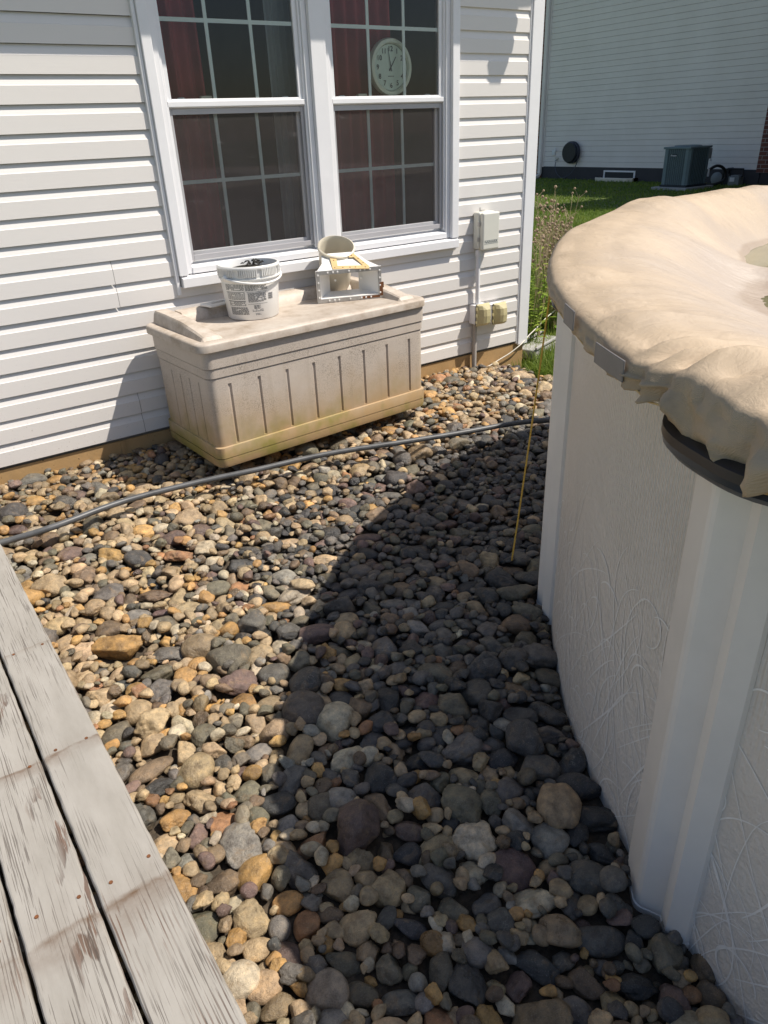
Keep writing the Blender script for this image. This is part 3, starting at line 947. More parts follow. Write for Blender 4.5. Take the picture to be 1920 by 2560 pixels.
outlet(-0.352, 0.182, 'yellowed bubble outlet cover nearer the house corner')

mb = MB()
pts = [(-0.66, -0.012, -0.14), (-0.53, -0.012, -0.15), (-0.45, -0.012, -0.145), (-0.36, -0.012, -0.130), (-0.27, -0.012, -0.105), (-0.16, -0.018, -0.07), (-0.05, -0.02, -0.02), (0.07, 0.03, 0.01), (0.27, 0.16, 0.0), (0.55, 0.30, 0.03), (0.9, 0.5, 0.02), (1.25, 0.75, -0.05)]
def smooth_path(pts, n=8):
    P = [Vector(p) for p in pts]; out = []
    for i in range(len(P) - 1):
        p0, p1, p2, p3 = P[max(i - 1, 0)], P[i], P[i + 1], P[min(i + 2, len(P) - 1)]
        for k in range(n):
            t = k / n
            out.append(0.5 * ((2 * p1) + (p2 - p0) * t + (2 * p0 - 5 * p1 + 4 * p2 - p3) * t * t + (3 * p1 - p0 - 3 * p2 + p3) * t ** 3))
    out.append(P[-1]); return out
mb.tube(smooth_path(pts), 0.0045, 8)
tag(mb.build('cable', M['cable'], smooth=True), 'thin white cable sagging along the foundation past the house corner', 'cable')

# ================================================================== STORAGE BOX
BA = R(3.7)
BM = Matrix.Translation((-2.784, -0.698, -0.035)) @ Matrix.Rotation(BA, 4, 'Z')
BW, BD = 1.368, 0.63
LZ = 0.64
def rrect(x0, x1, y0, y1, r, z, n=5):
    pts = []
    for cx, cy, a0 in ((x1 - r, y0 + r, -90), (x1 - r, y1 - r, 0), (x0 + r, y1 - r, 90), (x0 + r, y0 + r, 180)):
        for k in range(n + 1):
            a = R(a0 + 90 * k / n); pts.append((cx + r * math.cos(a), cy + r * math.sin(a), z))
    return pts
bx = thing('storage_box', tuple(BM @ Vector((BW / 2, BD / 2, 0))), 'stained beige resin storage box standing against the siding under the window', 'storage box')
def taper(z): return 0.020 * (1 - z / 0.6)
mb = MB()
prof = [(0.030, 0.0), (0.004, 0.006), (0.0, 0.02), (0.0, 0.050)]
rg = []
for off, z in prof: rg.append(rrect(off, BW - off, off, BD - off, 0.045, z))
mb.loft(rg)
mb.xform(BM).build('base_tray', M['deckbox'], bx, smooth='auto', angle=24)
# body front: grid displaced for the vertical grooves and the two ledges
mb = MB()
rg = []
for ins, z in ((0.0005, 0.0545), (0.0005, 0.108), (0.0015, 0.1105), (0.0105, 0.1125), (0.0095, 0.455), (0.0135, 0.459), (0.0135, 0.4625), (0.0055, 0.4630), (0.0050, 0.503), (0.0085, 0.507), (0.0085, 0.5102), (0.0005, 0.5107), (-0.0005, 0.606)):
    rg.append(rrect(ins, BW - ins, ins, BD - ins, 0.040, z))
mb.loft(rg)
body = mb.xform(BM).build('box_body', M['deckbox'], bx, smooth='auto', angle=24)
# grooves are real slots cut with a boolean built from rounded cutters
cut = MB()
def groove(p, d_out, z0, z1, w=0.0095, deep=0.010):
    """half round slot: a tube sunk in the panel"""
    cut.tube([(p[0], p[1], z0), (p[0], p[1], z1)], w, 12)
NG = 8
for i in range(NG):
    x = 0.115 + (BW - 0.235) * i / (NG - 1)
    groove((x, 0.0085), None, 0.118, 0.424)
for i in range(4):
    groove((0.0085, 0.13 + 0.105 * i), None, 0.118, 0.424, w=0.0065)
    groove((BW - 0.0085, 0.13 + 0.105 * i), None, 0.118, 0.424, w=0.0065)
# latch recess
cut.hexa([(1.02, -0.03, 0.556), (1.045, -0.03, 0.556), (1.045, 0.0, 0.556), (1.02, 0.0, 0.556), (1.012, -0.03, 0.625), (1.053, -0.03, 0.625), (1.053, 0.004, 0.625), (1.012, 0.004, 0.625)])
co = cut.xform(BM).build('groove_cutter', M['deckbox'])
bo = body.modifiers.new('grooves', 'BOOLEAN'); bo.operation = 'DIFFERENCE'; bo.object = co; bo.solver = 'EXACT'
dg = bpy.context.evaluated_depsgraph_get()
me2 = bpy.data.meshes.new_from_object(body.evaluated_get(dg))
body.modifiers.clear(); body.data = me2
bpy.data.objects.remove(co)
# lid: rolled rim, sunken tray with raised ends and back
mb = MB()
x0, x1, y0, y1 = -0.030, BW + 0.010, -0.018, BD + 0.005
rg = []
for off, z, r in ((0.012, 0.6065, .05), (0.004, 0.592, .055), (0.0, 0.594, .06), (0.0, 0.624, .06), (0.002, 0.630, .06), (0.008, 0.6345, .06), (0.018, 0.637, .055), (0.036, 0.637, .05), (0.044, 0.6345, .045), (0.050, 0.632, .04)):
    rg.append(rrect(x0 + off, x1 - off, y0 + off, y1 - off, r, z))
mb.loft(rg)
lid = mb.xform(BM).build('lid', M['lid'], bx, smooth='auto', angle=38)
# raised end ridges, low at the front and high at the back
for (xa, xb) in ((x0 + 0.050, x0 + 0.165), (x1 - 0.165, x1 - 0.050)):
    mb = MB(); rg = []
    for yy, h in ((y0 + 0.06, 0.000), (y0 + 0.075, 0.016), (y0 + 0.16, 0.032), (y0 + 0.30, 0.052), (y0 + 0.50, 0.060), (y1 - 0.03, 0.060)):
        zb = 0.630
        rg.append([(xa, yy, zb), (xa + 0.012, yy, zb + h * .8 + 0.003), (xa + 0.022, yy, zb + h + 0.004), (xb - 0.03, yy, zb + h + 0.004), (xb - 0.008, yy, zb + h * .55 + 0.003), (xb, yy, zb)])
    mb.loft(rg)
    mb.xform(BM).build('lid_ridge', M['lid'], bx, smooth='auto', angle=28)
mb = MB()
rg = []
for xx, h in ((x0 + 0.17, 0.052), (x1 - 0.17, 0.052)):
    rg.append([(xx, y1 - 0.16, 0.630), (xx, y1 - 0.145, 0.630 + h * .7), (xx, y1 - 0.125, 0.630 + h), (xx, y1 - 0.045, 0.630 + h), (xx, y1 - 0.03, 0.630)])
mb.loft(rg)
mb.xform(BM).build('lid_back_shelf', M['lid'], bx, smooth='auto', angle=50)
LTOP = -0.035 + 0.633

# ---- bucket
BK = Vector((-2.325, -0.295, LTOP + 0.001))
bk = thing('bucket', tuple(BK), 'white plastic bucket with printed label on the storage box lid', 'bucket')
mb = MB()
HB = 0.265
mb.lathe([(0.0, 0.004), (0.100, 0.0), (0.128, 0.0), (0.133, 0.006), (0.1485, HB * .72), (0.150, HB * .72), (0.152, HB * .735), (0.1525, HB * .93), (0.158, HB * .935), (0.158, HB * .985), (0.155, HB), (0.149, HB), (0.147, HB * .98), (0.128, 0.012), (0.0, 0.010)], BK, 72)
mb.build('pail', M['white_plastic'], bk, smooth='auto', angle=35)
mb = MB()
for k in range(96):
    a = 2 * math.pi * k / 96
    if k % 12 in (10, 11): continue
    c, s = math.cos(a), math.sin(a)
    t = (-s, c)
    r0, r1, w = 0.1525, 0.1605, 0.0022
    q = [(r0, -w), (r1, -w), (r1, w), (r0, w)]
    v = [(BK.x + c * r + t[0] * u, BK.y + s * r + t[1] * u, BK.z + HB * .80 + (0.0 if r == r0 else 0.006)) for r, u in q] + [(BK.x + c * r + t[0] * u, BK.y + s * r + t[1] * u, BK.z + HB * .955) for r, u in q]
    mb.hexa(v)
for z, r in ((HB * .77, 0.1575), (HB * .965, 0.1605)):
    mb.lathe([(0.151, z - 0.004), (r, z - 0.003), (r, z + 0.003), (0.151, z + 0.004)], BK, 72)
mb.build('lid_ring', M['white_plastic'], bk, smooth='auto')
# bail handle folded down in front
mb = MB()
hp = []
for k in range(0, 25):
    t = k / 24.0
    a = R(196 + (352 - 196) * t)
    drop = 0.030 * math.sin(math.pi * t)
    hp.append((BK.x + 0.163 * math.cos(a), BK.y + 0.163 * math.sin(a), BK.z + HB * .80 - drop))
mb.tube(hp, 0.006, 8)
for a in (196, 352):
    c, s = math.cos(R(a)), math.sin(R(a))
    mb.lathe([(0.0, -0.014), (0.014, -0.010), (0.014, 0.010), (0.0, 0.014)], (BK.x + 0.158 * c, BK.y + 0.158 * s, BK.z + HB * .80), 12)
mb.build('handle', M['white_plastic'], bk, smooth=True)
# label: rows of tiny print wrapped round the front
mb = MB()
rl = random.Random(3)
def bk_pt(ang, z):
    r = 0.1332 + (0.1487 - 0.1332) * z / (HB * .72) + 0.0006
    return (BK.x + r * math.cos(R(ang)), BK.y + r * math.sin(R(ang)), BK.z + z)
def bar(a0, a1, z, h):
    n = max(1, int((a1 - a0) / 6))
    for q in range(n):
        b0 = a0 + (a1 - a0) * q / n; b1 = a0 + (a1 - a0) * (q + 1) / n
        mb.add([bk_pt(b0, z - h), bk_pt(b1, z - h), bk_pt(b1, z + h), bk_pt(b0, z + h)], [(0, 1, 2, 3)])
def para(a0, a1, ztop, zbot, pitch=0.0052, h=0.0012, skip=0.06):
    z = ztop
    while z > zbot:
        a = a0
        while a < a1 - 2:
            w = rl.uniform(2.0, 6.5); e = min(a + w, a1)
            if rl.random() > skip: bar(a, e, z, h)
            a = e + 0.9
        z -= pitch
F0 = 240   # label faces the viewer: toward -x -y
para(F0 - 52, F0 - 8, 0.180, 0.150); bar(F0 - 52, F0 - 8, 0.1435, 0.0009); para(F0 - 50, F0 - 8, 0.138, 0.104, 0.006); bar(F0 - 50, F0 - 8, 0.098, 0.0016)
para(F0 - 48, F0 - 8, 0.092, 0.075); para(F0 - 46, F0 - 4, 0.066, 0.028, 0.0044)
para(F0 - 6, F0 + 40, 0.180, 0.150, 0.0048)
for z in (0.1425, 0.082): bar(F0 - 4, F0 + 38, z, 0.0006)
para(F0 - 2, F0 + 36, 0.136, 0.090, 0.0047)
para(F0 + 8, F0 + 22, 0.074, 0.058, 0.005); para(F0 + 4, F0 + 28, 0.052, 0.040, 0.0065); para(F0 + 10, F0 + 22, 0.032, 0.026)
for q in range(7): bar(F0 + 41, F0 + 53, 0.128 - q * 0.0048, 0.0008 + 0.0007 * (q % 2))
mb.build('printed_label', M['print'], bk)
mb = MB()
rl = random.Random(5)
for k in range(30):
    a, r = rl.uniform(0, 2 * math.pi), 0.065 * math.sqrt(rl.random())
    p = Vector((BK.x + 0.055 + r * math.cos(a), BK.y + 0.045 + r * math.sin(a) * .8, BK.z + HB - 0.022 + 0.018 * rl.random()))
    d = Vector((rl.uniform(-1, 1), rl.uniform(-1, 1), rl.uniform(-.2, .35))).normalized() * rl.uniform(0.016, 0.034)
    mb.tube([p - d * .5, p + d * 0.1 + Vector((0, 0, .004)), p + d * .5], [0.001, 0.0045, 0.001], 6)
mb.lathe([(0.0, HB - 0.018), (0.07, HB - 0.020), (0.139, HB - 0.036)], BK, 32)
tag(mb.build('debris', simple('black wet debris', (0.025, 0.023, 0.018), 0.7, 0.4, 40)), 'clump of dark wet leaves filling the white bucket', 'debris')

# ---- skimmer housing
SK = Matrix.Translation((-1.757, -0.352, LTOP + 0.001)) @ Matrix.Rotation(R(-19), 4, 'Z')
sk = thing('skimmer_housing', (-1.757, -0.352, LTOP + 0.001), 'white plastic pool skimmer with open mouth lying on the storage box', 'pool skimmer')
W2, H2 = 0.185, 0.172
mb = MB()
def frame_ring(mb, y0, y1, w, h, iw, ih, mi=0):
    o = [(-w, 0), (w, 0), (w, h), (-w, h)]; i = [(-iw, (h - ih) / 2), (iw, (h - ih) / 2), (iw, (h + ih) / 2), (-iw, (h + ih) / 2)]
    v = [(x, y0, z) for x, z in o] + [(x, y0, z) for x, z in i] + [(x, y1, z) for x, z in o] + [(x, y1, z) for x, z in i]
    f = []
    for k in range(4):
        n = (k + 1) % 4
        f += [(k, n, 4 + n, 4 + k), (8 + n, 8 + k, 12 + k, 12 + n), (8 + k, 8 + n, n, k), (4 + k, 4 + n, 12 + n, 12 + k)]
    mb.add(v, f, mi)
frame_ring(mb, -0.015, 0.0, W2, H2, W2 - 0.020, H2 - 0.044)
# throat narrowing to the weir, open at its back into the well
a = [(-W2 + 0.020, 0.0, 0.022), (W2 - 0.020, 0.0, 0.022), (W2 - 0.020, 0.0, H2 - 0.022), (-W2 + 0.020, 0.0, H2 - 0.022)]
b = [(-0.085, 0.115, 0.035), (0.085, 0.115, 0.035), (0.085, 0.115, H2 - 0.030), (-0.085, 0.115, H2 - 0.030)]
ao = [(p[0] * 1.03, p[1], p[2] + (-.006 if p[2] < .08 else .006)) for p in a]; bo_ = [(p[0] * 1.06, p[1], p[2] + (-.006 if p[2] < .08 else .006)) for p in b]
mb.loft([a, b], cap=False); mb.loft([ao, bo_], cap=False)
skb = mb.xform(SK).build('throat', M['white_plastic'], sk)
mb = MB()
# the round well stands behind, tipped toward the viewer
WELL = Matrix.Translation((-0.022, 0.285, 0.035)) @ Matrix.Rotation(R(27), 4, 'X')
mb.lathe([(0.080, 0.005), (0.088, 0.02), (0.093, 0.12), (0.100, 0.235), (0.106, 0.245), (0.106, 0.262), (0.098, 0.266), (0.094, 0.258), (0.092, 0.24), (0.086, 0.12), (0.080, 0.03), (0.0, 0.022)], (0, 0, 0), 48)
mb.xform(WELL)
mb.xform(SK).build('well', M['cream_plastic'], sk, smooth='auto')
mb = MB()
hx = [(-W2 + 0.01, 0.0), (-0.135, 0.06), (-0.115, 0.15), (0.075, 0.15), (0.12, 0.06), (W2 - 0.01, 0.0)]
mb.loft([[(x, y, H2 - 0.012) for x, y in hx], [(x, y, H2 + 0.002 + 0.42 * y) for x, y in hx]])
mb.xform(SK).build('throat_top', M['white_plastic'], sk, bevel=0.003)
mb = MB()
frame_ring(mb, -0.0165, -0.0152, W2 - 0.001, H2 - 0.001, W2 - 0.019, H2 - 0.042)
mb.xform(SK).build('face_strip', M['steel'], sk)
mb = MB()
scr = [(-W2 + .01, z) for z in (.03, .07, .11, .15)] + [(W2 - .01, z) for z in (.03, .07, .11, .15)]
for x in (-.12, -.09, -.065, 0.0, .065, .09, .12): scr += [(x, 0.011), (x, H2 - 0.011)]
for x, z in scr: mb.lathe([(0.0, -0.0205), (0.0035, -0.0205), (0.0052, -0.0185), (0.0052, -0.0166), (0.0, -0.0166)], (x, 0, z), 10, 'y')
for x, z in ((-.06, 0.10), (.09, 0.10)): mb.lathe([(0.0, 0.075), (0.006, 0.075), (0.006, 0.082), (0.0, 0.082)], (x, 0, z), 10, 'y')
mb.xform(SK).build('screw_heads', M['white_plastic'], sk)
mb = MB()
mb.box(W2 - 0.012, W2 + 0.006, -0.0175, -0.0168, 0.012, 0.085); mb.box(0.07, W2 - 0.013, -0.0174, -0.0168, 0.004, 0.017); mb.box(W2 + 0.0, W2 + 0.012, -0.016, -0.004, 0.055, 0.085)
mb.xform(SK).build('rusty_clip', M['rust'], sk)

# gasket frame lying on top
GM = SK @ Matrix.Translation((0.012, 0.010, H2 + 0.006)) @ Matrix.Rotation(R(24), 4, 'X') @ Matrix.Rotation(R(-5), 4, 'Z')
mb = MB()
U = [(-.098, -.022), (.105, -.030), (.110, -.006), (.040, .112), (.004, .100), (.010, .078), (.034, .080), (.074, .004), (-.066, .006), (-.064, .070), (-.100, .076)]
def strip(poly, z0, z1):
    n = len(poly)
    mb.add([(x, y, z0 + 0.06 * max(0, y) ) for x, y in poly] + [(x, y, z1 + 0.06 * max(0, y)) for x, y in poly],
           [tuple(range(n - 1, -1, -1)), tuple(range(n, 2 * n))] + [(k, (k + 1) % n, n + (k + 1) % n, n + k) for k in range(n)])
strip(U, 0.0, 0.0045)
gk = mb.xform(GM).build('gasket', M['gasket'], bevel=0.0012)
tag(gk, 'yellowish foam gasket frame draped over the pool skimmer', 'gasket')
mb = MB()
for x, y in [(-.085, -.010), (-.04, -.011), (0.0, -.012), (.03, -.012), (.085, -.014), (.080, .028), (.058, .066), (.024, .095), (-.082, .055), (-.082, .025)]:
    zz = 0.0049 + 0.06 * max(0, y)
    mb.lathe([(0, zz), (0.0045, zz)], (x, y, 0), 8)
mb.xform(GM).build('screw_hole', M['rust'], gk)

# white latch plate lying behind the bucket
PM = Matrix.Translation((-2.46, -0.155, LTOP + 0.056)) @ Matrix.Rotation(R(14), 4, 'Z')
mb = MB()
mb.box(-0.085, 0.085, -0.045, -0.020, 0, 0.012); mb.box(-0.085, 0.085, 0.025, 0.045, 0, 0.012); mb.box(-0.085, -0.045, -0.0199, 0.0249, 0, 0.012); mb.box(0.055, 0.085, -0.0199, 0.0249, 0, 0.012)
tag(mb.xform(PM).build('plastic_plate', M['white_plastic'], bevel=0.003), 'small white plastic plate with a square hole behind the bucket', 'plate')

# ================================================================== POOL
def pp(th, r, z):
    a = R(th); return (PC[0] + r * math.cos(a), PC[1] + r * math.sin(a), z)
pool = thing('pool', (PC[0], PC[1], -0.22), 'round above ground pool with pale embossed wall and resin uprights', 'pool')
nth = 360; rows = 24
V = []; F = []; UV = []
for j in range(rows + 1):
    z = -0.30 + (1.0 + 0.30) * j / rows
    for i in range(nth):
        V.append(pp(i, PR, z))
for j in range(rows):
    for i in range(nth):
        F.append((j * nth + i, j * nth + (i + 1) % nth, (j + 1) * nth + (i + 1) % nth, (j + 1) * nth + i))
pw = np_mesh('pool_wall', V, F, M['poolwall'], True, pool)
uvl = pw.data.uv_layers.new(name='UVMap')
uvs = []
for f in F:
    j0 = f[0] // nth; i0 = f[0] % nth
    for (i, j) in ((i0, j0), (i0 + 1, j0), (i0 + 1, j0 + 1), (i0, j0 + 1)):
        uvs += [i * R(1) * PR, j / rows]
uvl.data.foreach_set('uv', uvs)
# raised reed-and-loop print on the lower half
rs = random.Random(21)
pv = []; pf = []
def stroke(pts, w):
    o = len(pv); n = len(pts)
    for k, (s, z) in enumerate(pts):
        s2, z2 = pts[min(k + 1, n - 1)]; s1, z1 = pts[max(k - 1, 0)]
        ds, dz = s2 - s1, z2 - z1; L = math.hypot(ds, dz) or 1
        ww = w * (0.35 + 0.65 * math.sin(math.pi * (k + .5) / n))
        for sg in (-1, 1):
            a = (s - dz / L * ww * sg) / PR; zz = z + ds / L * ww * sg
            pv.append((PC[0] + (PR + 0.0015) * math.cos(a), PC[1] + (PR + 0.0015) * math.sin(a), zz))
    for k in range(n - 1): pf.append((o + 2 * k, o + 2 * k + 2, o + 2 * k + 3, o + 2 * k + 1))
for q in range(760):
    s = R(rs.uniform(110, 232)) * PR
    kind = rs.random()
    z = rs.uniform(-0.36, 0.16)
    if kind < 0.62: ang = R(90) + rs.choice((-1, 1)) * rs.uniform(R(8), R(42)); L = rs.uniform(0.22, 0.62); cur = rs.gauss(0, 1.0)
    elif kind < 0.82: ang = rs.uniform(R(20), R(160)); L = rs.uniform(0.16, 0.36); cur = rs.choice((-1, 1)) * rs.uniform(3, 8)
    else: ang = rs.uniform(0, math.pi); z = rs.uniform(-.25, .45); L = rs.uniform(0.10, 0.26); cur = rs.choice((-1, 1)) * rs.uniform(9, 22)
    pts = []; n = 26; c0 = cur; flip = rs.uniform(.55, .9)
    for k in range(n):
        pts.append((s, z)); st = L / n
        s += math.cos(ang) * st; z += math.sin(ang) * st
        if k > n * flip: ang += c0 * st * (1 if kind > .62 else rs.choice((1, 1)) * 6)
        else: ang += cur * st
    if max(p[1] for p in pts) < 0.56 + 0.05 * rs.random(): stroke(pts, rs.uniform(0.0012, 0.0026) * (1 if kind < .82 else 1.25))
pr_ = np_mesh('wall_print', pv, pf, M['poolprint'], False, pool)
# uprights: ribbed resin posts
NP = 13
POSTS = [131.5 + 360.0 / 13 * k for k in range(NP)]
sec = [(-.115, 0.000), (-.115, 0.012), (-.080, 0.040), (-.046, 0.026), (-.040, 0.024), (-.010, 0.055), (-.003, 0.060), (0.006, 0.0625), (0.016, 0.062), (0.024, 0.059), (0.100, 0.030), (0.103, 0.026), (0.115, 0.020), (0.115, 0.000)]
def post(th):
    a = R(th); n = Vector((math.cos(a), math.sin(a), 0)); t = Vector((math.sin(a), -math.cos(a), 0))
    base = Vector((PC[0], PC[1], 0)) + n * (PR - 0.006)
    rings = []
    for z, k in ((-0.34, 1.0), (0.5, 0.99), (0.95, 0.98)):
        rings.append([tuple(base + t * (x * k) + n * (d + 0.003) + Vector((0, 0, z))) for x, d in sec])
    mb = MB(); mb.loft(rings)
    up = mb.build('upright', M['frame_resin'], pool, smooth='auto', angle=14)
    mb = MB()
    rings = []
    for z, k, e in ((-0.34, 1.015, 0.003), (-0.245, 1.015, 0.003), (-0.243, 1.005, 0.0005)):
        rings.append([tuple(base + t * (x * k) + n * ((d + 0.003) * 1.0 + (e if d > 0.001 else 0)) + Vector((0, 0, z))) for x, d in sec])
    mb.loft(rings); mb.build('foot_cap', M['frame_resin'], up, smooth='auto')
    # dark resin cap over the joint
    HW, OUT = (0.190, 0.120) if th > 135 else (0.13, 0.085)
    mb = MB()
    rings = []
    for z, gr in ((0.902, -0.030), (0.908, -0.012), (0.922, 0.0), (0.932, -0.004), (0.935, 0.003), (0.952, 0.003), (0.958, -0.010)):
        ring = []
        for k in range(-8, 9):
            u = k / 8.0
            hw = HW + gr
            out = OUT + gr - 0.075 * abs(u) ** 3.0
            ring.append(tuple(base + t * (hw * u) + n * out + Vector((0, 0, z))))
        for k in range(8, -9, -4):
            u = k / 8.0
            ring.append(tuple(base + t * ((HW + gr) * u) + n * (0.01 - 0.02) + Vector((0, 0, z))))
        rings.append(ring)
    mb.loft(rings); mb.build('coping_cap', M['cap_resin'], pool, smooth='auto')
for th in POSTS: post(th)
for k in range(NP):
    a0 = POSTS[k] + 4.2; a1 = POSTS[k] + 23.5
    rings = []
    for q in range(9):
        th = a0 + (a1 - a0) * q / 8
        rings.append([pp(th, PR - 0.06, 1.0), pp(th, PR - 0.06, 0.985), pp(th, PR + 0.05, 0.98), pp(th, PR + 0.058, 0.965), pp(th, PR + 0.070, 0.965), pp(th, PR + 0.072, 0.99), pp(th, PR + 0.062, 1.0)])
    mb = MB(); mb.loft(rings); mb.build('top_rail', M['frame_resin'], pool, smooth='auto')
    rings = []
    for q in range(13):
        th = POSTS[k] + 2.7 + 22.3 * q / 12
        rings.append([pp(th, PR + 0.001, -0.34), pp(th, PR + 0.012, -0.34), pp(th, PR + 0.012, -0.302), pp(th, PR + 0.001, -0.300)])
    mb = MB(); mb.loft(rings); mb.build('bottom_rail', M['frame_resin'], pool, smooth='auto')

# ---- winter cover
def vnoise(x, y, seed, px):
    """lattice value noise, periodic in x with period px"""
    r = np.random.default_rng(seed); T = r.random((px, 64))
    xi = np.floor(x).astype(int); yi = np.floor(y).astype(int); fx = x - xi; fy = y - yi
    fx = fx * fx * (3 - 2 * fx); fy = fy * fy * (3 - 2 * fy)
    g = lambda a, b: T[a % px, b % 64]
    return (g(xi, yi) * (1 - fx) + g(xi + 1, yi) * fx) * (1 - fy) + (g(xi, yi + 1) * (1 - fx) + g(xi + 1, yi + 1) * fx) * fy
def ridged(x, y, seed, px):
    return (1 - np.abs(2 * vnoise(x, y, seed, px) - 1)) ** 2.2
NT, = (2000,)
th = np.arange(NT) * 360.0 / NT
def bumpf(x, c, w): 
    d = (x - c + 180) % 360 - 180
    return np.exp(-(d / w) ** 2)
def angn(x, seed, freqs, amp):
    r = np.random.default_rng(seed); out = np.zeros_like(x)
    for f in freqs: out += amp * r.uniform(.4, 1) / f ** .4 * np.sin(np.radians(x * f) + r.uniform(0, 6.28))
    return out
ztop = np.interp(th, [0, 60, 85, 104, 122, 140, 147, 150.5, 154, 156.6, 157.6, 159.5, 161, 166, 180, 360], [1.045, 1.09, 1.10, 1.10, 1.075, 1.055, 1.048, 1.038, 1.034, 1.052, 1.066, 1.056, 1.045, 1.04, 1.04, 1.045]) + 0.018 * bumpf(th, 104, 4) + 0.014 * bumpf(th, 122, 6) + angn(th, 2, (17, 29, 47), 0.004)
zbot = np.interp(th, [0, 120, 140, 145, 148.5, 152.5, 155.5, 157.4, 158.6, 160, 162, 170, 360], [1.0, 1.02, 1.016, 1.008, .996, .985, .988, .978, .955, .945, .952, .955, 1.0]) - 0.012 + bumpf(th, 160, 7) * (0.008 * np.sin(np.radians(th * 111)) + 0.006 * np.sin(np.radians(th * 257) + 1)) + angn(th, 3, (53, 71, 97), 0.005)
pleat = angn(th, 4, (67, 89, 127, 151, 173), 0.0040)
gath = np.zeros(NT)
def crease(x, c, w):
    d = np.abs((x - c + 180) % 360 - 180)
    return np.exp(-d / w) * 1.15 - 0.15 * np.exp(-(d / (3 * w)) ** 2)
for c, w, a in ((151.6, .5, .008), (153.4, .5, .014), (154.3, .4, -.014), (155.1, .5, .020), (156.0, .45, -.034), (157.1, .55, .026), (158.3, .35, -.010), (159.9, .6, .012), (160.9, .35, -.016), (161.9, .5, .024), (163.3, .5, -.012), (164.3, .9, .014), (166.0, .6, -.012), (168, .7, .02), (120.5, .8, .010), (131.5, .8, .006), (146, .5, .007), (143, .6, -.006), (148.6, .5, .009)):
    gath += a * (0.85 * crease(th, c, w) + 0.30 * bumpf(th, c, w))
rows_ = []
def ring(r, z): rows_.append((r, z))
out = 0.088
rin = np.random.default_rng(8)
ring(PR + out - 0.020 + pleat * .5 + gath * .2, zbot + 0.004)
skw = 0.5 + 1.3 * bumpf(th, 159, 7)
for t in np.linspace(0, .88, 12):
    wr = (ridged(th / 360 * 300 + t * 1.1, t * 2.0 + th * 0, 31, 300) - .35) * 0.011 * skw + (ridged(th / 360 * 700, t * 3.5 + 7 + th * 0, 32, 700) - .35) * 0.004 * skw
    ring(PR + out + 0.010 * math.sin(t * 3.0) + (pleat + gath) * (1.15 - 0.5 * t) + wr, zbot + (ztop - 0.022 - zbot) * t)
ring(PR + out + 0.008 + (pleat + gath) * 0.50, ztop - 0.012)
ring(PR + out - 0.006 + (pleat + gath) * 0.40, ztop - 0.002)
ring(PR + out - 0.024 + (pleat + gath) * 0.25, ztop + 0.004 + gath * .35)
NR_ = 130
for k in range(NR_):
    t = (k + 1) / NR_
    r = (PR + out - 0.03) * (1 - t) + 0.02 * t
    d = (PR + out - 0.03) - r          # distance from the rim
    lip = ztop + 0.010 * math.sin(min(d / 0.16, 1) * math.pi)
    farw = bumpf(th, 80, 27)
    d0 = 0.15 - 0.05 * farw; d1 = 0.70 - 0.22 * farw
    trough = 0.917 - 0.045 * bumpf(th, 94, 17) + 0.030 * bumpf(th, 116.5, 4.5) + 0.008 * np.sin(np.radians(th * 13)) 
    t_ = np.clip((d - d0) / (d1 - d0), 0, 1); t_ = t_ * t_ * (3 - 2 * t_)
    z = lip * (1 - t_) + trough * t_
    z = z + 0.16 * smoothstep(1.0, 2.0, np.array(d)) * t_
    fall = math.exp(-d / 0.16)
    z = z + gath * (0.75 * fall + 0.30 * math.exp(-d / 0.40)) + pleat * 0.9 * math.exp(-d / 0.25)
    z = z + 0.0011 * np.sin(np.radians(th * 83) + 9 * d + 2 * np.sin(np.radians(th * 11))) * math.exp(-d / 0.8) * (1 - bumpf(th, 157, 4))
    # radial tension creases and soft billows
    z = z + 0.0035 * np.sin(np.radians(th * 61) + 3 * d) * math.exp(-d / 0.5) + 0.010 * np.sin(np.radians(th * 9) + 4.1 * d + 1.0) * (1 - math.exp(-d / .3)) * math.exp(-d / 1.1)
    z = z + 0.008 * np.sin(9.0 * d + 1.5 * np.sin(np.radians(th * 5))) * (1 - math.exp(-d / .25)) * math.exp(-d / 0.9)
    amp = (0.35 + 1.0 * bumpf(th, 157, 10)) * math.exp(-d / 0.55)
    z = z + amp * 0.010 * (ridged(th / 360 * 130 + 0.9 * d, d * 3.2 + th * 0, 41, 130) - .35)
    z = z + (0.35 + 0.8 * amp) * 0.0045 * (ridged(th / 360 * 330 - 2.0 * d, d * 8.0 + th * 0, 42, 330) - .35)
    ring(np.full(NT, r), z)
V = []
for r, z in rows_:
    r = np.broadcast_to(r, (NT,)); z = np.broadcast_to(z, (NT,))
    V.append(np.stack([PC[0] + r * np.cos(np.radians(th)), PC[1] + r * np.sin(np.radians(th)), z], -1))
nr = len(V); V = np.concatenate(V)
i, j = np.meshgrid(np.arange(nr - 1), np.arange(NT), indexing='ij')
a = (i * NT + j).ravel(); b = (i * NT + (j + 1) % NT).ravel()
F = np.stack([a, b, b + NT, a + NT], 1)
cv = np_mesh('pool_cover', V, F, M['cover'], True)
tag(cv, 'wrinkled tan fabric winter cover stretched over the round pool', 'pool cover')
mb = MB()
mb.tube([pp(t, PR + out + 0.004, float(np.interp(t, th, zbot)) + 0.002) for t in np.arange(100, 215, 1.0)], 0.0022, 6)
mb.build('drawstring', M['gasket'], cv, smooth=True)
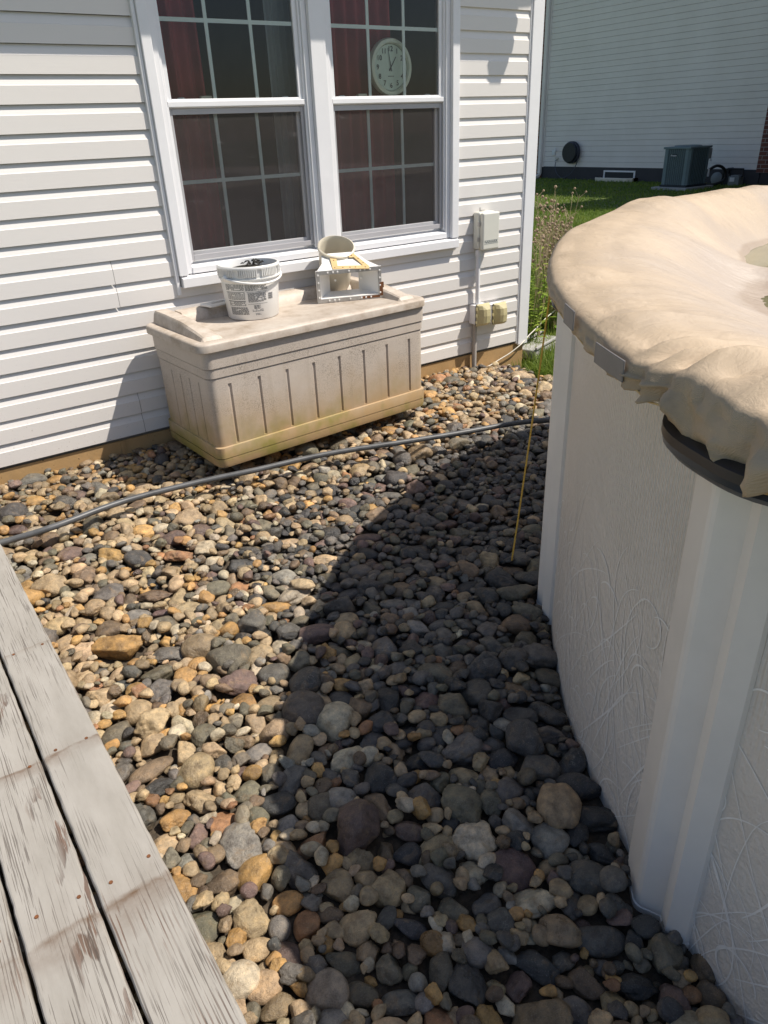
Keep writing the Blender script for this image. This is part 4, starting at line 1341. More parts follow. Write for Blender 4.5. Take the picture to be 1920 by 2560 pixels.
# puddle on the cover
V = [(PC[0], PC[1], 0.909)]; F = []
for k in range(120):
    a = 2 * math.pi * k / 120
    V.append((PC[0] + 2.40 * math.cos(a), PC[1] + 2.40 * math.sin(a), 0.909))
F = [(0, 1 + k, 1 + (k + 1) % 120) for k in range(120)]
pd = np_mesh('water', V, F, M['water'], False)
tag(pd, 'shallow murky puddle of rainwater lying in the sagging pool cover', 'puddle', kind='structure')
# grey clips over the skirt
def clip(th0, w, z0, z1, label):
    mb = MB()
    rings = []
    n = 6
    for q in range(n + 1):
        t = th0 + w * (q / n - .5)
        ro = PR + out + 0.020
        zt, zb_ = z1, z0
        rings.append([pp(t, ro, zb_), pp(t, ro + 0.004, zb_), pp(t, ro + 0.004, zt), pp(t, ro, zt)])
    mb.loft(rings)
    o = mb.build('cover_clip', M['gray_clip'], bevel=0.002)
    tag(o, label, 'cover clip', 'cover clips on the pool rim')
clip(146.0, 1.9, 1.012, 1.058, 'small pale grey clip on the cover edge above the far pool upright')
clip(151.9, 3.1, 0.986, 1.030, 'larger grey clip on the cover edge between the two pool uprights')

# rope from the cover to a stone
mb = MB()
p0 = Vector(pp(126.0, PR + 0.10, 0.985)); p1 = Vector((-2.178, -2.135, -0.10))
pts = [p0 + (p1 - p0) * t + Vector((0, 0, -0.03 * math.sin(math.pi * t))) for t in np.linspace(0, 1, 40)]
mb.tube(pts, 0.0032, 6)
tag(mb.build('rope', M['rope'], smooth=True), 'thin yellow rope running from the pool cover down to a stone', 'rope')

# black pipe on the gravel
hp = [(-4.40, -0.70), (-3.821, -0.722), (-3.595, -0.736), (-3.27, -0.683), (-2.909, -0.701), (-2.609, -0.758), (-2.263, -0.818), (-1.892, -0.926), (-1.501, -1.04), (-1.226, -1.118), (-1.028, -1.211), (-0.75, -1.36), (-0.45, -1.50)]
mb = MB()
hz = smooth_path([(x, y, -0.055 if x > -3.6 else -0.062) for x, y in hp], 6)
mb.tube([(p.x, p.y, p.z + 0.003 * math.sin(p.x * 5)) for p in hz], 0.0145, 12)
tag(mb.build('pipe', M['grey_pipe'], smooth=True), 'dark grey poly pipe lying across the river stones', 'pipe')

# ================================================================== DECK
dk = thing('deck', (-4.6, -2.5, 0.06), 'weathered deck with worn grey paint at the edge of the stones', 'deck')
rd = random.Random(4); jr = random.Random(9)
bv = []; bf = []; ba = []
edge_x = lambda y: -3.834 + (-3.799 + 3.834) * (y + 1.021) / (-3.166 + 1.021)
xo = 0.0
for bnum in range(8):
    w = 0.1385 if bnum == 0 else 0.1400
    g = 0.0075
    ofs = (bnum * 3.7 + .2, bnum * 5.3 + 1.1, bnum * 1.9)
    ys = np.concatenate([np.arange(-6.0, 0.02, 0.02)])
    xs_ = [0, 0.0025, 0.006, w * .3, w * .6, w - 0.006, w - 0.0025, w]
    zz = [-0.006, -0.002, 0.0, 0.0012, 0.0012, 0.0, -0.002, -0.006]
    o = len(bv); cup = rd.uniform(-0.001, 0.002)
    for y in ys:
        jag = 0.0006 * math.sin(y * 61 + bnum) + 0.0010 * (jr.random() - .5)
        prof = [(0 - 0.0, -0.036)] + list(zip(xs_, zz)) + [(w, -0.036)]
        for k, (u, z) in enumerate(prof):
            uu = u + (jag if k <= 2 else (-jag if k >= len(prof) - 3 else 0))
            bv.append((edge_x(y) - xo - uu, y, 0.08 + z + (cup if 3 < k < 7 else 0)))
            ba.append((*ofs, 1.0))
    m_ = len(xs_) + 2
    for r_ in range(len(ys) - 1):
        for k in range(m_ - 1):
            a = o + r_ * m_ + k
            bf.append((a, a + 1, a + m_ + 1, a + m_))
    xo += w + g
me = bpy.data.meshes.new('decking'); me.from_pydata(bv, [], bf)
at = me.attributes.new('board', 'FLOAT_COLOR', 'POINT'); at.data.foreach_set('color', np.array(ba, np.float32).ravel())
me.materials.append(M['deck']); me.update()
do = bpy.data.objects.new('decking', me); COL.objects.link(do); attach(do, dk)
mb = MB()
for y in (-0.15, -1.80, -2.285, -2.745, -3.22, -4.2, -5.2): mb.box(-5.2, -3.90, y - 0.019, y + 0.019, -0.12, 0.043)
mb.hexa([(-3.865, -6, -0.15), (-3.835, -6, -0.15), (-3.875, 0, -0.15), (-3.905, 0, -0.15), (-3.865, -6, 0.042), (-3.835, -6, 0.042), (-3.875, 0, 0.042), (-3.905, 0, 0.042)])
mb.build('deck_frame', M['deck_side'], dk)
mb = MB()
for y in (-1.80, -2.30, -2.745, -3.22):
    for bnum in range(3):
        for u in (0.028, 0.108):
            x = edge_x(y) - bnum * 0.1475 - u + rd.uniform(-.006, .006); yy = y + rd.uniform(-.012, .012)
            mb.lathe([(0.0, 0.0805), (0.0034, 0.0808), (0.0042, 0.0812), (0.0042, 0.075)], (x, yy, 0.0008), 10)
mb.build('screw_heads', M['rust'], dk)

# ================================================================== NEIGHBOUR
NX = 15.6
nh = thing('neighbour_house', (NX, 10, -0.2), 'grey sided neighbouring house with brick corners across the lawn', 'house')
mb = MB()
siding_sheet(mb, (NX, 0, 0), (0, 1, 0), (-1, 0, 0), 7.5, 15.02, 0.165, 6.6, c=0.1475, lip=0.90, deep=0.022, base=0.165)
mb.build('siding', M['nsiding'], nh)
mb = MB(); mb.box(NX + 0.03, NX + 8, 0.9, 15.02, -0.4, 6.6)
mb.hexa([(NX + .02, 0.9, 6.6), (NX + 8, 0.9, 6.6), (NX + 8, 15.02, 6.6), (NX + .02, 15.02, 6.6), (NX + .02, 7.9, 10.0), (NX + 8, 7.9, 10.0), (NX + 8, 8.1, 10.0), (NX + .02, 8.1, 10.0)])
mb.build('wall', M['dark_found'], nh)
mb = MB(); mb.box(NX + 0.004, NX + 0.029, 7.40, 15.02, -0.4, 0.164); mb.build('foundation', M['dark_found'], nh)
mb = MB(); mb.box(NX - 0.01, NX + 0.028, 6.0, 7.498, 0.10, 6.6)
mb.build('brick_pier', M['brick'], nh)
mb = MB(); mb.box(NX - 0.02, NX + 8, 15.03, 15.6, -0.35, 6.6)
mb.build('brick_pier', M['brick'], nh)
mb = MB(); mb.box(NX - 0.022, NX + 0.02, 14.93, 15.025, 0.15, 6.6); mb.build('corner_trim', M['nsiding'], nh)
mb = MB(); mb.box(12.2, NX - 0.03, 3.95, 5.15, -0.3, 7.6); mb.build('added_shadow_wing', M['brick'], nh)  # unseen wing, added to cast the shadow edge across the lawn
mb = MB()
mb.box(NX - 0.115, NX - 0.03, 14.98, 15.10, -0.05, 6.5)
mb.hexa([(NX - .30, 14.98, -0.20), (NX - .13, 14.98, -0.16), (NX - .13, 15.10, -0.16), (NX - .30, 15.10, -0.20), (NX - .30, 14.98, -0.11), (NX - .03, 14.98, -0.05), (NX - .03, 15.10, -0.05), (NX - .30, 15.10, -0.11)])
mb.build('downspout', M['nsiding'], nh, bevel=0.01)
mb = MB()
wy0, wy1, wz0, wz1 = 11.23, 12.40, -0.16, 0.085
mb.box(NX - 0.02, NX + 0.003, wy0, wy0 + .05, wz0, wz1); mb.box(NX - 0.02, NX + 0.003, wy1 - .05, wy1, wz0, wz1); mb.box(NX - 0.02, NX + 0.003, wy0 + .05, wy1 - .05, wz1 - .045, wz1)
wf = mb.build('basement_window', M['trim'], nh)
mb = MB(); mb.box(NX - 0.006, NX + 0.003, wy0 + .05, wy1 - .05, wz0, wz1 - .045); mb.build('pane', M['ac_dark'], wf)
# window well
mb = MB()
pts = [(NX - 0.0, 12.52), (NX - 0.25, 12.52), (NX - 0.36, 12.40), (NX - 0.38, 11.85), (NX - 0.36, 11.25), (NX - 0.25, 11.12), (NX - 0.0, 11.12)]
mb.loft([[(x, y, -0.4), (x, y, -0.115), (x + 0.02, y, -0.095), (x + 0.05, y, -0.115), (x + 0.05, y, -0.4)] for x, y in pts])
tag(mb.build('window_well', M['cream_plastic'], smooth='auto'), 'low beige window well below the basement window', 'window well')
# hose reel
hr = thing('hose_reel', (NX, 13.70, 0.58), 'black hose reel hanging on the neighbouring house wall', 'hose reel')
RC = (NX - 0.13, 13.68, 0.58)
mb = MB(); mb.lathe([(0.0, -0.10), (0.27, -0.10), (0.285, -0.085), (0.27, -0.07), (0.10, -0.06), (0.10, 0.09), (0.27, 0.10), (0.285, 0.115), (0.0, 0.12)], RC, 40, 'x'); mb.build('drum', M['dark'], hr, smooth='auto')
mb = MB()
for k in range(7):
    r = 0.23 + 0.012 * (k % 3); xo = -0.06 + 0.022 * k
    mb.tube([(RC[0] + xo, RC[1] - 0.03 * (k % 2) + (r + .05) * math.cos(a), RC[2] + (r + .05) * math.sin(a)) for a in np.linspace(0, 2 * math.pi, 41)], 0.012, 6)
hm = simple('grey garden hose', (0.055, 0.06, 0.085), 0.45, 0.1)
mb.tube(smooth_path([(NX - .12, 13.40, 0.50), (NX - .12, 13.42, 0.25), (NX - .14, 13.62, -0.02), (NX - .16, 13.95, -0.15), (NX - .12, 14.22, -0.02), (NX - .09, 14.34, 0.16), (NX - .08, 14.33, 0.31)]), 0.012, 6)
mb.build('hose', hm, hr, smooth=True)
sp = thing('spigot', (NX, 14.33, 0.3), 'small brass garden tap beside the hose reel', 'tap')
mb = MB(); mb.tube([(NX, 14.33, 0.36), (NX - 0.10, 14.33, 0.36), (NX - 0.12, 14.33, 0.33)], 0.016, 8); mb.build('spout', M['steel'], sp)
mb = MB(); mb.box(NX - 0.07, NX - 0.03, 14.27, 14.39, 0.40, 0.43); mb.build('tap_handle', M['steel'], sp)
oc = thing('socket_cover', (NX, 14.48, 0.5), 'small white socket cover on the neighbouring siding near the corner trim', 'socket cover')
mb = MB(); mb.box(NX - 0.05, NX, 14.43, 14.56, 0.50, 0.66); mb.build('cover_plate', M['trim'], oc, bevel=0.01)
mb = MB(); mb.box(NX - 0.065, NX - 0.051, 14.39, 14.43, 0.60, 0.72); mb.build('hinged_flap', M['trim'], oc)
# air conditioner
AX, AY, AZ = 13.6, 8.12, -0.135
ac = thing('air_conditioner', (AX + .43, AY + .38, AZ), 'grey green air conditioner with louvred sides beside the neighbouring house', 'air conditioner')
AWx, AWy, AH = 0.86, 0.76, 0.915
mb = MB(); mb.box(AX + .03, AX + AWx - .03, AY + .03, AY + AWy - .03, AZ + .05, AZ + AH - .04); mb.build('coil', M['ac_dark'], ac)
for (cx, cy) in ((AX, AY), (AX + AWx, AY), (AX, AY + AWy), (AX + AWx, AY + AWy)):
    sx = 1 if cx == AX else -1; sy = 1 if cy == AY else -1
    mb = MB()
    mb.loft([[(cx, cy + sy * .13, z), (cx, cy + sy * .05, z), (cx + sx * .05, cy, z), (cx + sx * .13, cy, z), (cx + sx * .13, cy + sy * .02, z), (cx + sx * .02, cy + sy * .13, z)] for z in (AZ + .03, AZ + AH - .03)])
    mb.build('corner_panel', M['ac_green'], ac)
mb = MB()
mb.box(AX - .01, AX + AWx + .01, AY - .01, AY + AWy + .01, AZ, AZ + .05); mb.build('base_pan', M['ac_dark'], ac, bevel=0.01)
mb = MB(); mb.box(AX - .015, AX + AWx + .015, AY - .015, AY + AWy + .015, AZ + AH - .05, AZ + AH)
mb.lathe([(0.33, AZ + AH), (0.33, AZ + AH + .02), (0.25, AZ + AH + .03), (0.0, AZ + AH + .03)], (AX + AWx / 2, AY + AWy / 2, 0), 24)
mb.build('top_cover', M['ac_green'], ac, bevel=0.012)
mb = MB()
nb = 9
for q in range(nb + 1):
    y = AY + .13 + (AWy - .26) * q / nb
    mb.box(AX + .004, AX + .020, y - .006, y + .006, AZ + .05, AZ + AH - .05)
    x = AX + .13 + (AWx - .26) * q / nb
    mb.box(x - .006, x + .006, AY + .004, AY + .020, AZ + .05, AZ + AH - .05)
for q in range(38):
    z = AZ + .065 + (AH - .13) * q / 37
    mb.box(AX + .008, AX + .024, AY + .13, AY + AWy - .13, z - .0045, z + .0045)
    mb.box(AX + .13, AX + AWx - .13, AY + .008, AY + .024, z - .0045, z + .0045)
mb.build('louvres', M['ac_green'], ac)
mb = MB(); mb.box(AX - .006, AX + .003, AY + .36, AY + .56, AZ + AH - .215, AZ + AH - .165); bg_ = mb.build('badge', M['ac_dark'], ac)
V, F = text_geo('Amana', 0.062, True)
mb = MB(); mb.add([(AX - .008, AY + .46 - v[0], AZ + AH - .192 + v[1]) for v in V], F); mb.build('badge_lettering', M['trim'], bg_)
mb = MB(); mb.box(AX + AWx - .10, AX + AWx + .03, AY - .012, AY - .002, AZ + AH - .30, AZ + AH - .06); mb.build('service_panel', M['meter_grey'], ac)
mb = MB(); mb.box(AX + AWx - .03, AX + AWx + .03, AY - .03, AY - .013, AZ + AH - .36, AZ + AH - .31); mb.box(AX + AWx - .02, AX + AWx + .02, AY - .03, AY - .0, AZ + .20, AZ + .40); mb.build('valve_cover', M['trim'], ac)
mb = MB(); mb.box(AX - .16, AX + AWx + .12, AY - .14, AY + AWy + .14, -0.24, AZ - .001)
tag(mb.build('concrete_pad', M['concrete'], bevel=0.01), 'low concrete pad under the air conditioner', 'pad')
mb = MB(); mb.tube(smooth_path([(AX + AWx, AY + .15, 0.10), (AX + AWx + .25, AY - .05, 0.30), (AX + AWx + .55, AY - .12, 0.18), (AX + AWx + .60, AY - .10, -0.05), (AX + AWx + .35, AY + .1, -0.16), (AX + AWx, AY + .2, -0.10)]), 0.035, 8)
tag(mb.build('refrigerant_hose', M['dark'], smooth=True), 'thick black hose looping behind the air conditioner', 'hose')
# gas meter
gm = thing('gas_meter', (NX - 0.2, 8.0, -0.2), 'grey gas meter with round regulator and pipes beside the brick', 'gas meter')
mb = MB(); mb.lathe([(0.0, -0.04), (0.11, -0.04), (0.16, -0.015), (0.16, 0.015), (0.11, 0.04), (0.0, 0.04)], (NX - 0.25, 8.42, -0.05), 24, 'x'); mb.build('regulator', M['meter_grey'], gm, smooth='auto')
mb = MB(); mb.box(NX - 0.36, NX - 0.14, 7.72, 8.02, -0.20, 0.02); mb.box(NX - 0.34, NX - .16, 7.76, 7.98, 0.02, 0.05); mt = mb.build('meter_body', M['meter_grey'], gm, bevel=0.03)
mb = MB(); mb.box(NX - 0.37, NX - 0.361, 7.84, 7.97, -0.10, 0.0); mb.build('dial', M['trim'], mt)
mb = MB()
mb.tube([(NX - .25, 8.05, 0.02), (NX - .25, 8.05, 0.17), (NX - .25, 8.25, 0.17), (NX - .25, 8.25, -0.3)], 0.026, 8)
mb.tube([(NX - .25, 7.70, 0.0), (NX - .25, 7.70, 0.19), (NX - .25, 8.14, 0.19), (NX - .02, 8.14, 0.19)], 0.026, 8)
mb.box(NX - .30, NX - .20, 8.08, 8.22, 0.08, 0.20)
mb.build('pipework', M['dark'], gm, smooth='auto')

# concrete splash block by the corner
mb = MB()
SBM = Matrix.Translation((0.33, 0.17, -0.13)) @ Matrix.Rotation(R(20), 4, 'Z')
mb.hexa([(-.28, -.10, -.05), (.30, -.12, -.05), (.30, .12, -.05), (-.28, .10, -.05), (-.27, -.09, .02), (.29, -.11, .0), (.29, .11, .0), (-.27, .09, .02)])
mb.box(-.27, .29, -.105, -.085, .0201, .045); mb.box(-.27, .29, .085, .105, .0201, .045)
tag(mb.xform(SBM).build('splash_block', M['concrete'], bevel=0.008), 'pale concrete splash block in the grass beside the house corner', 'splash block')

# ================================================================== PLANTS
def blades(P, H, W, lean, rng, tint, seg=2):
    """curved grass blades: P (n,3) roots"""
    n = len(P)
    az = rng.uniform(0, 2 * np.pi, n); d = np.stack([np.cos(az), np.sin(az)], 1)
    sd = np.stack([-d[:, 1], d[:, 0]], 1)
    fx = rng.uniform(0, 2 * np.pi, n); sd = np.stack([np.cos(fx), np.sin(fx)], 1)
    V = []
    for k in range(seg + 1):
        t = k / seg
        c = P + np.concatenate([d * (lean * H * t ** 2)[:, None], (H * (t - 0.25 * lean * t * t))[:, None]], 1)
        w = W * (1 - t) ** 0.8 * 0.5
        if k < seg:
            V += [c + np.concatenate([sd * w[:, None], np.zeros((n, 1))], 1), c - np.concatenate([sd * w[:, None], np.zeros((n, 1))], 1)]
        else: V.append(c)
    V = np.stack(V, 1)                      # n, 2*seg+1, 3
    m = 2 * seg + 1
    base = (np.arange(n) * m)[:, None]
    tri = []
    for k in range(seg - 1):
        a = 2 * k
        tri += [[a, a + 1, a + 3], [a, a + 3, a + 2]]
    tri.append([2 * seg - 2, 2 * seg - 1, 2 * seg])
    F = (base[:, None, :] + np.array(tri)[None]).reshape(-1, 3)
    T = np.repeat(tint, m)
    return V.reshape(-1, 3), F, np.stack([T, T, T, np.ones_like(T)], 1)
def gz(x, y):
    return -0.20 + 0.035 * np.exp(-((x - 0.3) ** 2 + y ** 2) / 0.8) * (x > 0)
rg_ = np.random.default_rng(5)
def lawn_patch(x0, x1, y0, y1, dens, h, w):
    n = int((x1 - x0) * (y1 - y0) * dens)
    x = rg_.uniform(x0, x1, n); y = rg_.uniform(y0, y1, n)
    # keep off the house, the pool and the gravel edge
    ok = ~((x < 0.03) & (y > -0.02)) & ((x - PC[0]) ** 2 + (y - PC[1]) ** 2 > (PR + .03) ** 2)
    ok &= x + 0.10 * np.sin(y * 9) + 0.05 * np.sin(y * 23 + 1) > np.where(y > -0.25, -0.22, np.where(y > -0.75, -0.16, 0.15))
    x, y = x[ok], y[ok]
    clump = 0.6 + 0.5 * np.sin(x * 3.1 + 1.3 * np.sin(y * 2.2)) * np.sin(y * 2.7 + 0.7)
    z = np.minimum(gz(x, y), np.where(x < 0.05, zs(x, y) - 0.04, 9))
    H = h * rg_.uniform(0.5, 1.25, len(x)) * (0.8 + 0.3 * clump)
    return blades(np.stack([x, y, z], 1), H, np.full(len(x), w) * rg_.uniform(.7, 1.3, len(x)), rg_.uniform(0.1, 0.9, len(x)), rg_, np.clip(0.5 * clump + rg_.normal(0.15, 0.22, len(x)), 0, 1))
def join_np(parts):
    Vs, Fs, Ts = [], [], []; o = 0
    for V, F, T in parts:
        Vs.append(V); Fs.append(F + o); Ts.append(T); o += len(V)
    return np.concatenate(Vs), np.concatenate(Fs), np.concatenate(Ts)
parts = [lawn_patch(-0.5, 2.2, -1.2, 2.4, 5200, 0.085, 0.006), lawn_patch(2.2, 5, 0.2, 5, 1900, 0.08, 0.008), lawn_patch(0.2, 2.2, 2.4, 5, 900, 0.08, 0.008), lawn_patch(5, 9, 2.5, 8, 900, 0.075, 0.012), lawn_patch(9, 15.5, 5, 15, 240, 0.07, 0.022), lawn_patch(3, 9, 8, 12, 150, 0.07, 0.02), lawn_patch(2.3, 15.4, -4.5, 2.5, 130, 0.07, 0.022), lawn_patch(5, 15.5, 2.5, 5, 120, 0.07, 0.022)]
V, F, T = join_np(parts)
o = np_mesh('lawn_grass', V, F, M['grass'], False, None, T)
tag(o, 'short green grass growing on the lawn between the two houses', 'grass', kind='stuff')
# soft tall tussocks by the corner
def tussock(x, y, n, h, label, spread=0.13):
    r = np.random.default_rng(int(abs(x * 1000 + y * 777)))
    a = r.uniform(0, 6.28, n); q = spread * np.sqrt(r.random(n))
    px, py = x + q * np.cos(a), y + q * np.sin(a)
    V, F, T = blades(np.stack([px, py, gz(px, py) - 0.01], 1), h * r.uniform(.45, 1.1, n), np.full(n, 0.007), r.uniform(0.3, 1.0, n), r, np.clip(r.normal(.45, .25, n), 0, 1), 4)
    o = np_mesh('grass_tussock', V, F, M['grass'], False, None, T)
    tag(o, label, 'grass tussock', 'tall grass tussocks by the house corner')
tussock(0.38, 0.52, 420, 0.42, 'tall grass tussock just behind the splash block')
tussock(0.80, 0.62, 380, 0.40, 'tall grass tussock between the splash block and the leafy plants', .18)
tussock(0.95, 0.20, 260, 0.26, 'lower grass tussock nearest the pool cover', .18)
tussock(-0.05, -0.33, 330, 0.17, 'short grass tussock spilling onto the stones at the foundation corner', .16)
tussock(1.35, 1.05, 380, 0.45, 'tall grass tussock farthest from the house corner', .2)
# leafy plants
def leafy(x, y, h, nst, label, seed):
    r = random.Random(seed)
    root = thing('leafy_plant', (x, y, -0.18), label, 'plant', 'leafy plants by the house corner')
    mb = MB(); LV = []; LF = []; LT = []
    for s in range(nst):
        a = r.uniform(0, 6.28); b0 = Vector((x + .10 * r.uniform(-1, 1), y + .10 * r.uniform(-1, 1), -0.19)); hh = h * r.uniform(.65, 1.05)
        tip = b0 + Vector((math.cos(a) * .12, math.sin(a) * .12, hh))
        mb.tube([b0, b0.lerp(tip, .5) + Vector((0, 0, .02)), tip], [0.004, 0.003, 0.0015], 5)
        for k in range(13):
            t = 0.2 + 0.8 * k / 12; c = b0.lerp(tip, t); az = k * 2.4 + a; L = 0.085 * (1.15 - .5 * t) * r.uniform(.8, 1.2); w = L * .22
            d = Vector((math.cos(az), math.sin(az), r.uniform(.1, .7))).normalized(); n = d.cross(Vector((0, 0, 1))).normalized(); dn = Vector((0, 0, -1))
            o = len(LV)
            pts = [c, c + d * L * .35 + n * w, c + d * L * .35 - n * w, c + d * L * .7 + n * w * .8 + dn * L * .08, c + d * L * .7 - n * w * .8 + dn * L * .08, c + d * L + dn * L * .22, c + d * L * .35 + dn * .004, c + d * L * .7 + dn * (L * .08 + .004)]
            LV += [tuple(p) for p in pts]; LT += [min(1, max(0, r.gauss(.5, .25)))] * 8
            LF += [(o, o + 6, o + 1), (o, o + 2, o + 6), (o + 1, o + 6, o + 7), (o + 1, o + 7, o + 3), (o + 6, o + 2, o + 4), (o + 6, o + 4, o + 7), (o + 3, o + 7, o + 5), (o + 7, o + 4, o + 5)]
    mb.build('stem', M['leaf'], root)
    T = np.array(LT); np_mesh('foliage', LV, LF, M['leaf'], False, root, np.stack([T, T, T, np.ones_like(T)], 1))
leafy(0.36, 0.30, 0.70, 16, 'leafy green plant right against the house corner post', 3)
leafy(0.68, 0.42, 0.74, 16, 'leafy green plant between the corner post and the pool cover', 4)
leafy(1.05, 0.70, 0.66, 13, 'leafy green plant half hidden by the edge of the pool cover', 5)
# dry stalks with round seed heads
def stalks(x, y, h, n, label, seed, heads=True, bare=0):
    r = random.Random(seed)
    root = thing('dried_plant', (x, y, -0.18), label, 'dried plant')
    st = MB()
    for s in range(n):
        a = r.uniform(0, 6.28); lean = r.uniform(.05, .30)
        b0 = Vector((x + .07 * r.uniform(-1, 1), y + .07 * r.uniform(-1, 1), -0.19))
        tip = b0 + Vector((math.cos(a) * lean * h * .7, math.sin(a) * lean * h * .7, h * r.uniform(.72, 1.03)))
        mid = b0.lerp(tip, .5) + Vector((r.uniform(-.03, .03), r.uniform(-.03, .03), 0.03))
        st.tube([b0, mid, tip], [.0038, .003, .0015], 5)
        for k in range(r.randint(4, 7)):
            t = r.uniform(.60, 1.0); c = b0.lerp(tip, t); az = r.uniform(0, 6.28)
            e = c + Vector((math.cos(az) * .055, math.sin(az) * .055, r.uniform(.02, .08)))
            st.tube([c, e], [.0016, .0012], 4)
            if heads and r.random() > bare:
                rad = r.uniform(.008, .0135)
                prof = [(rad * math.sin(math.pi * q / 5), -rad * math.cos(math.pi * q / 5)) for q in range(6)]
                hd = MB(); hd.lathe(prof, e, 8); hd.build('seed_head', M['seed'], root, smooth=True)
    st.build('stem', M['straw'], root)
stalks(0.42, 0.36, 1.12, 17, 'dried brown stalks with round seed heads rising beside the corner post', 1)
stalks(0.75, 0.50, 1.14, 19, 'taller dried stalks with round seed heads farther from the corner post', 2)
stalks(0.80, 0.52, 0.95, 44, 'bare straw coloured dry stalks leaning toward the pool cover', 9, False)

# ================================================================== RIVER STONES
def ico(sub):
    t = (1 + 5 ** .5) / 2
    v = [(-1, t, 0), (1, t, 0), (-1, -t, 0), (1, -t, 0), (0, -1, t), (0, 1, t), (0, -1, -t), (0, 1, -t), (t, 0, -1), (t, 0, 1), (-t, 0, -1), (-t, 0, 1)]
    f = [(0, 11, 5), (0, 5, 1), (0, 1, 7), (0, 7, 10), (0, 10, 11), (1, 5, 9), (5, 11, 4), (11, 10, 2), (10, 7, 6), (7, 1, 8), (3, 9, 4), (3, 4, 2), (3, 2, 6), (3, 6, 8), (3, 8, 9), (4, 9, 5), (2, 4, 11), (6, 2, 10), (8, 6, 7), (9, 8, 1)]
    v = [np.array(p, float) / np.linalg.norm(p) for p in v]
    for _ in range(sub):
        c = {}; nf = []
        def mid(a, b):
            k = (min(a, b), max(a, b))
            if k not in c:
                m = v[a] + v[b]; v.append(m / np.linalg.norm(m)); c[k] = len(v) - 1
            return c[k]
        for a, b, d in f:
            x, y, z = mid(a, b), mid(b, d), mid(d, a)
            nf += [(a, x, z), (b, y, x), (d, z, y), (x, y, z)]
        f = nf
    return np.array(v), np.array(f, np.int32)
ICO = {s: ico(s) for s in (1, 2, 3)}
def shape_params(rng, angular):
    nw = 7
    K = rng.normal(0, 1, (nw, 3)) * rng.uniform(.9, 2.6, (nw, 1)); ph = rng.uniform(0, 6.28, nw); am = rng.uniform(.02, .075, nw)
    npl = int(rng.integers(7, 13)) if angular > .5 else int(rng.integers(1, 5))
    pn = rng.normal(0, 1, (max(npl, 1), 3)); pn /= np.linalg.norm(pn, axis=1)[:, None]
    pd_ = rng.uniform(.56, .86, max(npl, 1)) if angular > .5 else rng.uniform(.68, .90, max(npl, 1))
    return K, ph, am, pn, pd_, npl, angular
def shape_verts(sp, sub):
    K, ph, am, pn, pd_, npl, ang = sp
    v = ICO[sub][0]
    r = 1 + (np.sin(v @ K.T + ph) * am).sum(1)
    if npl:
        dots = v @ pn.T
        lim = np.where(dots > .05, pd_ / np.maximum(dots, .05), 9.0).min(1)
        k = 46.0 if ang > .5 else 14.0
        r = -np.log(np.exp(-k * r) + np.exp(-k * lim)) / k      # smooth minimum: rounded facets
    hf = np.sin(v @ (K[::-1].T * 4.3) + ph).sum(1) * (.016 if ang > .5 else .006)
    p = v * (r + hf)[:, None]
    return p / np.abs(p).max(0)
srng = np.random.default_rng(77)
SHAPES = [shape_params(srng, 0.0 if k % 3 == 0 else 1.0) for k in range(60)]
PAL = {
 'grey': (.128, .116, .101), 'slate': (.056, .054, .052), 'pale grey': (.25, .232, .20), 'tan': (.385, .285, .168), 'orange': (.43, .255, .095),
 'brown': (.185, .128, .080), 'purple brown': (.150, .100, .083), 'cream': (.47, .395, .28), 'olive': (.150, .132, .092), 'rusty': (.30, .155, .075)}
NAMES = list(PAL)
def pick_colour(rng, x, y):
    sunlit_warm = float(np.clip(0.97 - 1.75 * (x + 3.28) * min(1.0, (-y - .75) / .8), 0.04, 0.98)) if y < -0.75 else 0.82  # pool side is greyer; odds skewed darker still, painting its shade into colour
    w = {'grey': .34 - .24 * sunlit_warm, 'slate': .30 - .285 * sunlit_warm, 'pale grey': .02 + .03 * sunlit_warm, 'tan': .58 * sunlit_warm + .005, 'orange': .16 * sunlit_warm, 'brown': .08 + .07 * sunlit_warm, 'purple brown': .05, 'cream': .16 * sunlit_warm + .004, 'olive': .13, 'rusty': .03 * sunlit_warm + .005}
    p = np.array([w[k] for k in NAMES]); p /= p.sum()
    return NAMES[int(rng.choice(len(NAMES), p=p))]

GX0, GX1, GY0, GY1, GS = -4.05, 0.35, -4.75, 0.05, 0.010
gx = np.arange(GX0, GX1, GS); gy = np.arange(GY0, GY1, GS)
GXX, GYY = np.meshgrid(gx, gy, indexing='ij')
HF = zs(GXX, GYY) - 0.055
IDM = np.full(HF.shape, -1, np.int32)
STONES = []
BI = BM.inverted()
def allowed(x, y, r):
    if y + r * .75 > 0.026 or x < -4.0 or x > 0.1: return False
    if math.hypot(x - PC[0], y - PC[1]) < PR + 0.010 + r * .72: return False
    if y > -1.15 and x + 0.12 * math.sin(y * 9) > -0.02 - 0.25 * (y > -0.42) : return False
    for th in (POSTS[0], POSTS[1]):
        px, py, _ = pp(th, PR + 0.02, 0)
        if math.hypot(x - px, y - py) < 0.055 + r * .72: return False
    if x - r * .5 < edge_x(y) - 0.05: return r < 0.045 and x > -3.99
    return True
